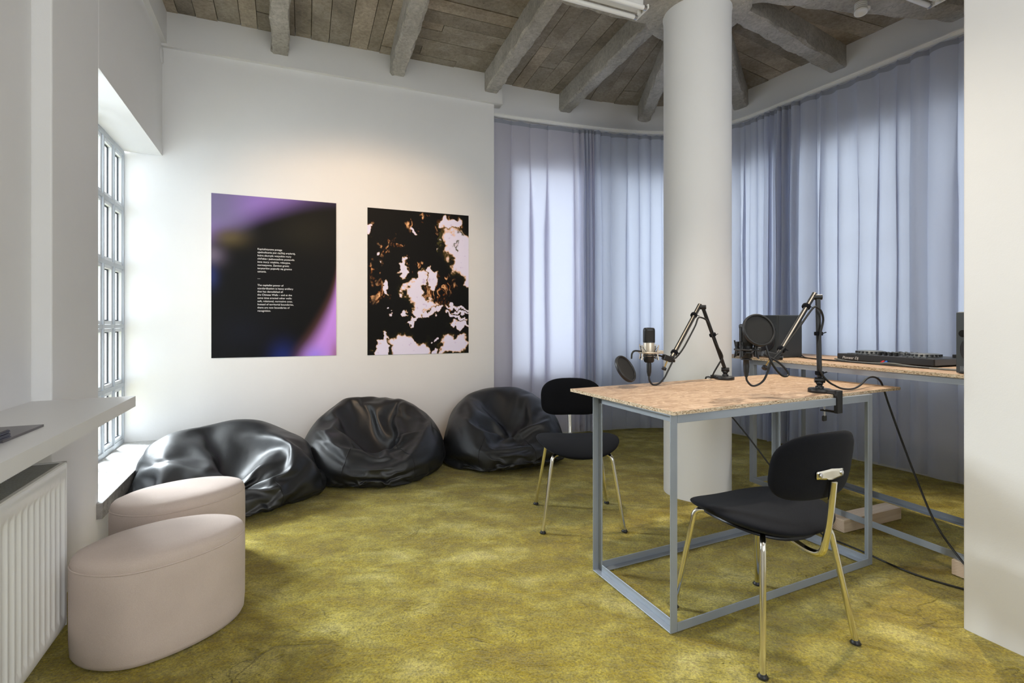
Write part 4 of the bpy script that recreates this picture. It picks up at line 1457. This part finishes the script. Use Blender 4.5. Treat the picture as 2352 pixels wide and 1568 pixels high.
bean_bag('black bean bag beneath the gap between the two posters', (-0.972, 3.435, 0), 0.30, [(-2.05, 0.04, 0.26), (-1.02, 0.04, 0.24), (-0.1, 0.04, 0.3)],
         rx=.475, ry=.44, h=.53, lean=.15, base=.15, lumps=[(.02, -.04, .27, .23, .36), (.0, -.40, .35, .16, .09)],
         slack=[(0, .02, .34, .30, 1.3)], grow=.45, frames=24, seed=49, press=-0.3, bend=3.5, wrinkle=.018)
bean_bag('black bean bag nearest the curtain, behind the far chair', (-0.055, 3.745, 0), 0.22, [(-2.2, 0.04, 0.24), (-1.25, 0.04, 0.22), (-0.3, 0.04, 0.28)],
         rx=.445, ry=.43, h=.55, lean=.18, base=.15, lumps=[(-.02, -.06, .21, .22, .34), (.0, -.40, .35, .16, .09)],
         slack=[(-.02, .03, .32, .32, 1.4)], grow=.48, frames=24, seed=89, press=-0.3, bend=3.0, wrinkle=.018)

# ================================================================== MICROPHONE ARMS
def V3(*p): return Vector(p)
def boom(name, label, base, elbow, end, over, zt, clamp_dir):
    """articulated arm standing on a table top at height zt"""
    base = Vector(base); elbow = Vector(elbow); end = Vector(end)
    root = thing(name, label, 'microphone arm', (base.x, base.y, zt))
    L = lambda p: Vector(p) - Vector((base.x, base.y, zt))
    MB().lathe([(0.042, 0.0), (0.044, 0.002), (0.044, 0.014), (0.041, 0.017), (0.016, 0.018)], (0, 0, 0), seg=36).build('base_plate', M['blackplastic'], root)
    MB().lathe([(0.016, 0.017), (0.016, 0.026), (0.011, 0.027), (0.011, 0.034), (0.014, 0.035), (0.014, 0.042), (0.009, 0.046)], (0, 0, 0), seg=24).build('swivel', M['blackmetal'], root)
    side = Vector((0.93, -0.36, 0))
    j0 = V3(0, 0, 0.052)
    def knob(c, ln, r=0.0115):
        mb = MB().lathe([(r, -ln), (r, ln)], c, side, 20)
        k = mb.build('joint', M['blackmetal'], root)
        MB().lathe([(0.0065, 0), (0.0065, 0.0016), (0.003, 0.0017)], c + side * ln, side, 16).build('screw', M['silver'], k)
        return k
    knob(j0, 0.019)
    e = L(elbow); n = L(end)
    up1 = (e - j0).normalized()
    mb = MB().bar(j0 + up1 * 0.012, e - up1 * 0.006, 0.0175, 0.0175, side.cross(up1)); mb.build('lower_arm', M['blackmetal'], root, bevel=0.003)
    knob(e, 0.016)
    d2 = (n - e).normalized()
    offs = side * -0.020
    mb = MB().bar(e + offs - d2 * over, n + offs * 0.3 - d2 * 0.012, 0.0185, 0.0185, side.cross(d2)); ua = mb.build('upper_arm', M['blackmetal'], root, bevel=0.003)
    gro = side.cross(d2).normalized()
    for sg in (1, -1):
        MB().bar(e + offs - d2 * over + gro * sg * 0.0094, n + offs * 0.3 - d2 * 0.02 + gro * sg * 0.0094, 0.0045, 0.0012, gro).build('groove', M['champagne'], ua)
        MB().bar(e + offs - d2 * over + side * sg * 0.0094, n + offs * 0.3 - d2 * 0.02 + side * sg * 0.0094, 0.0012, 0.0045, gro).build('groove', M['champagne'], ua)
    knob(n, 0.015)
    # hook-and-loop cable ties
    def tie(p, d):
        mb = MB().lathe([(0.0155, -0.008), (0.017, -0.004), (0.017, 0.004), (0.0155, 0.008)], p, d, 16)
        mb.bar(p + side * 0.012, p + side * 0.028 + d * 0.006, 0.014, 0.003)
        mb.build('cable_tie', M['blackcloth'], root)
    tie(j0.lerp(e, 0.56), up1); tie(e.lerp(n, 0.16) + offs, d2); tie(e.lerp(n, 0.87) + offs * 0.4, d2)
    if clamp_dir is not None:
        tie(j0 + up1 * 0.03, up1)
    cd = Vector(clamp_dir if clamp_dir is not None else (-0.4, 0.9, 0)).normalized()
    cx = Vector((-cd.y, cd.x, 0))
    mb = MB().box(cd * 0.076 + V3(0, 0, -0.030), (0.036, 0.016, 0.094), (cx, cd, V3(0, 0, 1)))
    mb.box(cd * 0.044 + V3(0, 0, -0.074), (0.024, 0.072, 0.006), (cx, cd, V3(0, 0, 1)))
    mb.box(cd * 0.058 + V3(0, 0, 0.009), (0.036, 0.044, 0.016), (cx, cd, V3(0, 0, 1)))
    cl = mb.build('clamp', M['blackplastic'], root, bevel=0.002)
    MB().tube([cd * 0.020 + V3(0, 0, -0.032), cd * 0.020 + V3(0, 0, -0.098)], 0.004, 10).build('clamp_screw', M['silver'], cl)
    MB().lathe([(0.013, 0), (0.013, 0.004)], cd * 0.020 + V3(0, 0, -0.031), seg=16).build('pad', M['blackplastic'], cl)
    MB().box(cd * 0.020 + V3(0, 0, -0.108), (0.024, 0.010, 0.024), (cx, cd, V3(0, 0, 1))).build('wing_knob', M['blackplastic'], cl, bevel=0.004)
    # short yoke at the free end with its brass-shafted thumb screw
    return root, L

TZ = 0.7506
arm1, LA1 = boom('microphone_boom', 'black folding microphone arm at the far side of the table', (1.118, 2.535, TZ), (0.986, 2.50, 1.128), (0.770, 2.33, 0.869), 0.020, TZ, None)
arm2, LA2 = boom('microphone_boom', 'black folding microphone arm clamped to the near table edge', (1.318, 2.072, TZ), (1.312, 2.075, 1.158), (1.104, 2.005, 0.905), 0.022, TZ, (0.453, -0.891, 0))

def yoke(arm, L, a, b, side):
    a, b = L(a), L(b)
    m = MB().bar(a, b, 0.022, 0.026); y = m.build('yoke', M['blackplastic'], arm, bevel=0.004)
    mid = a.lerp(b, 0.5)
    MB().tube([mid + V3(0, 0, -0.010), mid + Vector(side) + V3(0, 0, -0.03)], 0.0035, 8).build('thumb_screw_shaft', M['brass'], y)
    MB().lathe([(0.006, -0.006), (0.011, -0.005), (0.011, 0.005), (0.006, 0.006)], mid + Vector(side) * 1.25 + V3(0, 0, -0.036), (side[0], side[1], -0.03), 16).build('thumb_screw_head', M['blackplastic'], y)
yoke(arm1, LA1, (0.770, 2.33, 0.869), (0.722, 2.312, 0.886), (-0.016, -0.01, -0.01))
yoke(arm2, LA2, (1.104, 2.005, 0.905), (1.030, 1.985, 0.922), (-0.03, -0.02, -0.01))

def shock_mount(mic, r, z, mat, toward):
    """outer ring carrying four struts, inner ring and elastic cords"""
    root = bpy.data.objects.new('shock_mount', None); COL.objects.link(root); root.parent = mic
    ring = MB(); n = 40
    ring.tube([(r * math.cos(2 * math.pi * k / n), r * math.sin(2 * math.pi * k / n), z) for k in range(n + 1)], 0.0042, 8, False)
    ring.build('outer_ring', M[mat], root)
    inn = MB(); ri = 0.0275
    inn.tube([(ri * math.cos(2 * math.pi * k / n), ri * math.sin(2 * math.pi * k / n), z - 0.012) for k in range(n + 1)], 0.004, 8, False)
    inn.build('inner_ring', M['blackplastic'], root)
    for k in range(4):
        a = math.radians(38 + 90 * k)
        c, s = math.cos(a), math.sin(a)
        st = MB().tube([(c * r * 1.16, s * r * 1.16, z + 0.036), (c * r * 1.0, s * r * 1.0, z), (c * r * 1.16, s * r * 1.16, z - 0.034)], 0.0032, 8)
        st.build('strut', M[mat], root)
        for sg in (1, -1):
            for da in (-0.55, 0.55):
                b = a + da
                MB().tube([(c * r * 1.16, s * r * 1.16, z + sg * 0.033), (math.cos(b) * ri, math.sin(b) * ri, z - 0.012)], 0.0013, 6).build('elastic_cord', M['rubber'], root)
    t = Vector(toward).normalized()
    MB().bar(V3(0, 0, z) + t * r * 0.95, V3(0, 0, z) + t * (r + 0.028), 0.018, 0.016).build('stem', M[mat], root, bevel=0.003)

# silver condenser microphone
mic1 = thing('microphone', 'champagne and black studio microphone in a pale shock mount', 'microphone', (0.648, 2.288, 0.86))
MB().lathe([(0.017, 0.0), (0.0235, 0.006), (0.0245, 0.03)], seg=32).build('tail', M['blackmetal'], mic1)
MB().lathe([(0.0245, 0.03), (0.0258, 0.036), (0.0258, 0.090), (0.0250, 0.094)], seg=40).build('body', M['champagne'], mic1)
def head(u, v):
    a = 2 * math.pi * u; ex, ey = superell(a, 3.2)
    prof = [(1.0, 0.094), (1.02, 0.098), (1.02, 0.150), (0.98, 0.158), (0.86, 0.164), (0.0, 0.1655)]
    k = v * (len(prof) - 1); i = min(int(k), len(prof) - 2); f = k - i
    s = prof[i][0] * (1 - f) + prof[i + 1][0] * f; z = prof[i][1] * (1 - f) + prof[i + 1][1] * f
    return (ex * s * 0.0262, ey * s * 0.0205, z)
MB().grid(head, 48, 6, True).build('grille_head', M['blackmetal'], mic1)
hm = MB().box((-0.002, -0.0212, 0.127), (0.036, 0.0012, 0.050)); hm.build('mesh_window', M['darkmesh'], mic1, bevel=0.003)
shock_mount(mic1, 0.046, 0.048, 'champagne', (0.95, 0.25, 0.0))
MB().lathe([(0.010, 0.0), (0.011, -0.01), (0.0105, -0.045), (0.006, -0.065)], seg=20).build('plug', M['rubber'], mic1)

# black condenser microphone
mic2 = thing('microphone', 'black studio microphone in a black shock mount beside the loudspeaker', 'microphone', (0.947, 1.955, 0.905))
MB().lathe([(0.018, 0.0), (0.024, 0.006), (0.025, 0.05)], seg=32).build('body', M['blackmetal'], mic2)
MB().lathe([(0.0250, 0.05), (0.0258, 0.052), (0.0258, 0.124)], seg=36).build('grille', M['darkmesh'], mic2)
MB().lathe([(0.0262, 0.122), (0.0275, 0.124), (0.0275, 0.133), (0.024, 0.138), (0.0, 0.139)], seg=36).build('cap', M['blackplastic'], mic2)
for k in range(4):
    a = math.radians(20 + 90 * k)
    MB().bar((math.cos(a) * 0.0265, math.sin(a) * 0.0265, 0.05), (math.cos(a) * 0.0265, math.sin(a) * 0.0265, 0.124), 0.006, 0.004, (math.cos(a), math.sin(a), 0)).build('cage_bar', M['blackmetal'], mic2)
shock_mount(mic2, 0.042, 0.035, 'blackplastic', (0.93, 0.30, 0.0))
for k in range(4):
    a = math.radians(38 + 90 * k)
    MB().tube([(math.cos(a) * 0.036, math.sin(a) * 0.036, 0.008), (math.cos(a) * 0.036, math.sin(a) * 0.036, 0.066)], 0.0065, 10).build('damper', M['blackplastic'], mic2)
MB().lathe([(0.020, -0.002), (0.021, -0.006), (0.011, -0.008), (0.0115, -0.03), (0.010, -0.055), (0.006, -0.075)], seg=24).build('plug', M['rubber'], mic2)

def pop_filter(label, c, n, r, gneck):
    c = Vector(c); n = Vector(n).normalized()
    root = thing('pop_filter', label, 'pop filter', tuple(c), 0, 'round microphone pop filters')
    mb = MB().lathe([(r * 0.86, -0.004), (r * 0.90, -0.008), (r * 0.97, -0.008), (r, -0.004), (r, 0.004), (r * 0.97, 0.008), (r * 0.90, 0.008), (r * 0.86, 0.004), (r * 0.86, -0.004)], (0, 0, 0), n, 56)
    mb2 = MB(); mb2.v, mb2.f, mb2.sm = mb.v, mb.f[:-2], mb.sm[:-2]
    mb2.build('hoop', M['blackplastic'], root)
    MB().lathe([(r * 0.87, -0.0015), (r * 0.87, 0.0015)], (0, 0, 0), n, 56).build('screen', M['darkmesh'], root)
    MB().tube(smooth_path([Vector(p) - c for p in gneck], 8), 0.0042, 10).build('gooseneck', M['blackmetal'], root)
    return root
pop_filter('round pop filter hanging below the champagne microphone', (0.522, 2.225, 0.836), (0.654, -0.588, 0.51), 0.0665,
           [(0.552, 2.235, 0.882), (0.556, 2.24, 0.905), (0.572, 2.25, 0.917), (0.610, 2.268, 0.912), (0.640, 2.28, 0.902), (0.70, 2.30, 0.892), (0.722, 2.312, 0.886)])
pop_filter('round pop filter tilted in front of the black microphone', (0.970, 1.902, 1.020), (0.086, -0.954, 0.294), 0.0655,
           [(0.998, 1.905, 0.962), (1.004, 1.90, 0.935), (1.012, 1.895, 0.905), (1.030, 1.895, 0.872), (1.060, 1.90, 0.842), (1.09, 1.915, 0.838), (1.098, 1.93, 0.855), (1.075, 1.955, 0.89), (1.03, 1.98, 0.92)])

# ================================================================== CABLES
def cable(name, label, pts, r=0.0042, mat='rubber', per=10):
    tag(MB().tube(smooth_path(pts, per), r, 8).build(name, M[mat]), label, 'cable')
cable('microphone_cable', 'black microphone cable running along the far microphone arm',
      [(0.648, 2.288, 0.80), (0.650, 2.288, 0.775), (0.668, 2.29, 0.755), (0.695, 2.29, 0.760), (0.722, 2.295, 0.785), (0.742, 2.30, 0.82), (0.775, 2.325, 0.865), (0.81, 2.345, 0.895),
       (0.842, 2.365, 0.93), (0.885, 2.40, 0.985), (0.918, 2.42, 1.035), (0.938, 2.435, 1.072), (0.966, 2.45, 1.072), (0.992, 2.46, 1.058), (1.012, 2.475, 1.030), (1.024, 2.49, 1.002), (1.036, 2.497, 0.975),
       (1.060, 2.50, 0.93), (1.085, 2.505, 0.89), (1.092, 2.51, 0.865), (1.080, 2.515, 0.84), (1.058, 2.525, 0.795), (1.050, 2.545, 0.763), (1.052, 2.60, 0.757), (1.055, 2.635, 0.74),
       (1.06, 2.64, 0.65)])
cable('microphone_cable', 'black microphone cable looping along the near arm and over the table edge',
      [(0.947, 1.955, 0.835), (0.950, 1.955, 0.815), (0.968, 1.955, 0.795), (0.992, 1.955, 0.797), (1.020, 1.96, 0.815), (1.045, 1.975, 0.85), (1.065, 1.985, 0.89), (1.09, 1.99, 0.915), (1.118, 1.995, 0.94),
       (1.19, 2.015, 1.02), (1.262, 2.03, 1.108), (1.286, 2.035, 1.110), (1.305, 2.04, 1.095), (1.316, 2.045, 1.06), (1.309, 2.05, 1.01), (1.305, 2.05, 0.975), (1.299, 2.05, 0.95), (1.300, 2.05, 0.88),
       (1.312, 2.045, 0.83), (1.340, 2.05, 0.800), (1.37, 2.058, 0.783), (1.42, 2.08, 0.765), (1.50, 2.13, 0.757), (1.57, 2.18, 0.767), (1.65, 2.245, 0.79), (1.70, 2.27, 0.793), (1.735, 2.28, 0.775), (1.755, 2.285, 0.74),
       (1.770, 2.27, 0.66), (1.792, 2.22, 0.50), (1.815, 2.16, 0.33), (1.825, 2.08, 0.18), (1.835, 1.97, 0.075), (1.845, 1.88, 0.02), (1.86, 1.83, 0.004), (1.92, 1.80, 0.004)])
cable('floor_cable', 'thin black cable slanting under the table and across the carpet',
      [(1.02, 2.58, 0.70), (1.10, 2.55, 0.62), (1.22, 2.50, 0.46), (1.36, 2.44, 0.25), (1.46, 2.40, 0.10), (1.52, 2.36, 0.01), (1.56, 2.31, 0.003), (1.60, 2.22, 0.003), (1.63, 2.12, 0.003), (1.67, 2.02, 0.003), (1.74, 1.93, 0.003), (1.85, 1.84, 0.003), (1.92, 1.80, 0.003)], 0.0038)

# ================================================================== DESK EQUIPMENT
ED = Vector((0.357, -0.934, 0)); EN = Vector((0.934, 0.357, 0))       # along the desk towards the camera, and towards the curtain
def studio_speaker(label, corner, w=0.168, h=0.258, d=0.20):
    """corner: front corner on the camera side; local x runs along the desk, local y to the back"""
    root = thing('studio_monitor', label, 'loudspeaker', (corner.x, corner.y, DESKZ), RZ_D, 'studio monitors on the equipment desk')
    MB().box((-w / 2, d / 2, h / 2 + 0.001), (w, d, h)).build('cabinet', M['speaker'], root, bevel=0.006)
    MB().box((-w / 2, -0.004, h / 2 + 0.001), (w - 0.004, 0.010, h - 0.004)).build('front_baffle', M['speaker'], root, bevel=0.003)
    cx = -w / 2
    f = -0.0092
    MB().lathe([(0.066, 0.0), (0.066, 0.004), (0.060, 0.005), (0.056, 0.002), (0.052, 0.004), (0.020, -0.004), (0.0, 0.004)], (cx, f, 0.102), (0, -1, 0), 44).build('woofer', M['cone'], root)
    MB().lathe([(0.032, 0.0), (0.032, 0.003), (0.016, 0.001), (0.010, 0.004), (0.0, 0.006)], (cx - 0.012, f, 0.205), (0, -1, 0), 32).build('tweeter', M['cone'], root)
    MB().lathe([(0.015, 0.0005), (0.013, 0.002), (0.0, 0.002)], (cx + 0.058, f, 0.168), (0, -1, 0), 24).build('port', M['hole'], root)
    MB().lathe([(0.015, 0.0005), (0.013, 0.002), (0.0, 0.002)], (cx - 0.058, f, 0.168), (0, -1, 0), 24).build('port', M['hole'], root)
    MB().box((cx - 0.03, f - 0.0005, 0.022), (0.075, 0.001, 0.02)).build('badge', M['controllerside'], root)
    MB().lathe([(0.003, 0), (0.003, 0.001)], (cx - 0.052, f - 0.001, 0.022), (0, -1, 0), 12).build('indicator', M['silver'], root)
    return root
studio_speaker('charcoal studio monitor behind the black microphone', Vector((1.600, 2.905, 0)))
studio_speaker('charcoal studio monitor at the wall end of the equipment desk', Vector((1.475, 3.005, 0)) + ED * 1.21 + EN * 0.035)

dj = thing('dj_controller', 'black two-deck music controller on the equipment desk', 'music controller', (1.843, 2.742, DESKZ), RZ_D)
DW, DD, DH = 0.470, 0.272, 0.036
MB().box((DW / 2, DD / 2, DH / 2 + 0.004), (DW, DD, DH)).build('chassis', M['controller'], dj, bevel=0.004)
for x in (0.03, DW - 0.03):
    for y in (0.03, DD - 0.03):
        MB().lathe([(0.012, 0.0), (0.012, 0.005)], (x, y, 0), seg=14).build('foot', M['rubber'], dj)
MB().box((DW + 0.0006, DD / 2, DH / 2 + 0.004), (0.0014, DD - 0.01, DH - 0.008)).build('side_panel', M['controllerside'], dj)
top_z = DH + 0.004
for x in (0.105, DW - 0.105):
    j = MB().lathe([(0.070, 0.0), (0.070, 0.004), (0.064, 0.006), (0.062, 0.014), (0.056, 0.018), (0.0, 0.018)], (x, 0.12, top_z), seg=48).build('jog_wheel', M['controllerside'], dj)
    for k in range(20):
        a = 2 * math.pi * k / 20
        MB().box((x + 0.064 * math.cos(a), 0.12 + 0.064 * math.sin(a), top_z + 0.010), (0.008, 0.008, 0.010)).build('grip', M['controller'], j)
for c in range(4):
    for r in range(4):
        x = DW / 2 + (c - 1.5) * 0.026; y = 0.12 + r * 0.034
        k = MB().lathe([(0.0065, 0.0), (0.006, 0.014), (0.005, 0.016)], (x, y, top_z), seg=14).build('knob', M['controllerside'], dj)
        MB().box((x, y - 0.0062, top_z + 0.010), (0.0014, 0.0012, 0.010)).build('pointer', M['white_ink'], k)
for c in range(4):
    x = DW / 2 + (c - 1.5) * 0.026
    MB().box((x, 0.055, top_z + 0.009), (0.011, 0.018, 0.018)).build('fader_cap', M['blackplastic'], dj, bevel=0.002)
for k in range(8):
    x = (0.055 + 0.028 * (k % 4)) if k < 4 else (DW - 0.055 - 0.028 * (k % 4))
    MB().box((x, 0.028, top_z + 0.002), (0.022, 0.018, 0.005)).build('pad_button', M['controllerside'], dj, bevel=0.001)
for x in (0.205, DW - 0.02):
    MB().box((x, 0.20, top_z + 0.008), (0.012, 0.016, 0.016)).build('tempo_fader', M['blackplastic'], dj, bevel=0.002)
text('Pioneer Dj', 0.020, (0.030, -0.0006, 0.013), (math.radians(90), 0, 0), M['white_ink'], dj, 'maker_logo', shear=0.25)
for k, (m, x) in enumerate((('red', 0.248), ('blue', 0.262))):
    MB().tube([(x, -0.002, 0.012), (x + 0.006, -0.028, 0.008)], 0.0055, 12).build('audio_plug', M[m], dj)

def on_desk(t, d, z=0.005): 
    p = Vector((1.475, 3.005, 0)) + ED * t + EN * d
    return (p.x, p.y, DESKZ + z)
cable('equipment_cable', 'black cable lying on the desk from the loudspeaker to the controller', [on_desk(-0.02, 0.34), on_desk(0.06, 0.32), on_desk(0.14, 0.24), on_desk(0.22, 0.20), on_desk(0.36, 0.17), on_desk(0.55, 0.175), on_desk(0.75, 0.15), on_desk(0.95, 0.14), on_desk(1.05, 0.2)], 0.0035)
cable('equipment_cable', 'second black cable trailing in front of the controller', [on_desk(0.0, 0.36, 0.03), on_desk(0.07, 0.33, 0.028), on_desk(0.15, 0.27, 0.008), on_desk(0.25, 0.19), on_desk(0.42, 0.15), on_desk(0.6, 0.13), on_desk(0.8, 0.12), on_desk(1.06, 0.17)], 0.0035)
cable('equipment_cable', 'grey-green cable waving in front of the controller', [on_desk(0.40, 0.20, 0.012), on_desk(0.50, 0.17, 0.005), on_desk(0.62, 0.16, 0.006), on_desk(0.72, 0.15, 0.012), on_desk(0.82, 0.14, 0.006), on_desk(1.0, 0.13, 0.005), on_desk(1.08, 0.15)], 0.004, 'greycable')

# ================================================================== CEILING FITTINGS
def batten(label, end, d, zc, length):
    # housing screwed up against the concrete, two bare tubes below
    d = Vector((*d, 0)).normalized(); n = Vector((-d.y, d.x, 0))
    root = thing('fluorescent_batten', label, 'ceiling light', (end[0], end[1], zc))
    ax = (d, n, V3(0, 0, 1))
    MB().box(d * (-length / 2) + V3(0, 0, -0.028), (length, 0.052, 0.056), ax).build('housing', M['whiteplastic'], root, bevel=0.003)
    for sg in (1, -1):
        MB().tube([n * sg * 0.046 + V3(0, 0, -0.066) + d * -0.008, n * sg * 0.046 + V3(0, 0, -0.066) + d * (-length)], 0.0135, 18).build('tube', M['tubeglass'], root)
        MB().tube([n * sg * 0.046 + V3(0, 0, -0.066) + d * 0.002, n * sg * 0.046 + V3(0, 0, -0.066) + d * -0.016], 0.0142, 18).build('tube_cap', M['silver'], root)
    e = MB().box(d * 0.008 + V3(0, 0, -0.062), (0.012, 0.128, 0.030), ax)
    e.build('lamp_holder', M['whiteplastic'], root, bevel=0.006)
    MB().tube([d * -0.012 + V3(0, 0, -0.056), d * -0.012 + V3(0, 0, -0.078)], 0.011, 14).build('starter', M['whiteplastic'], root)
batten('white twin-tube batten light beside the column head', (0.765, 2.872), (U.x, U.y), 2.953, 1.25)
batten('white twin-tube batten light at the right edge of the ceiling', (2.545, 2.885), (U.x, U.y), 3.03, 0.9)

sp = thing('ceiling_spotlight', 'white ribbed cylinder spotlight hanging from the ceiling', 'spotlight', (2.185, 3.03, CEIL))
ax = Vector((-0.12, -0.18, -1)).normalized()
prof = []
for k in range(9): prof += [(0.034, k * 0.013), (0.034, k * 0.013 + 0.009), (0.0315, k * 0.013 + 0.010), (0.0315, k * 0.013 + 0.0125)]
prof += [(0.036, 0.118), (0.036, 0.135), (0.030, 0.135), (0.027, 0.120), (0.0, 0.118)]
MB().lathe(prof, V3(0, 0, -0.105), ax, 36).build('lamp_head', M['whiteplastic'], sp)
MB().lathe([(0.024, 0.0), (0.024, 0.10), (0.0, 0.10)], V3(0.055, 0.03, -0.085), (0, 0, -1), 28).build('adapter', M['whiteplastic'], sp)
MB().bar(V3(0, 0, -0.11), V3(0.055, 0.03, -0.11), 0.02, 0.03).build('knuckle', M['whiteplastic'], sp)
MB().tube([V3(0.055, 0.03, -0.09), V3(0.055, 0.03, 0.0)], 0.012, 14).build('stem', M['whiteplastic'], sp)
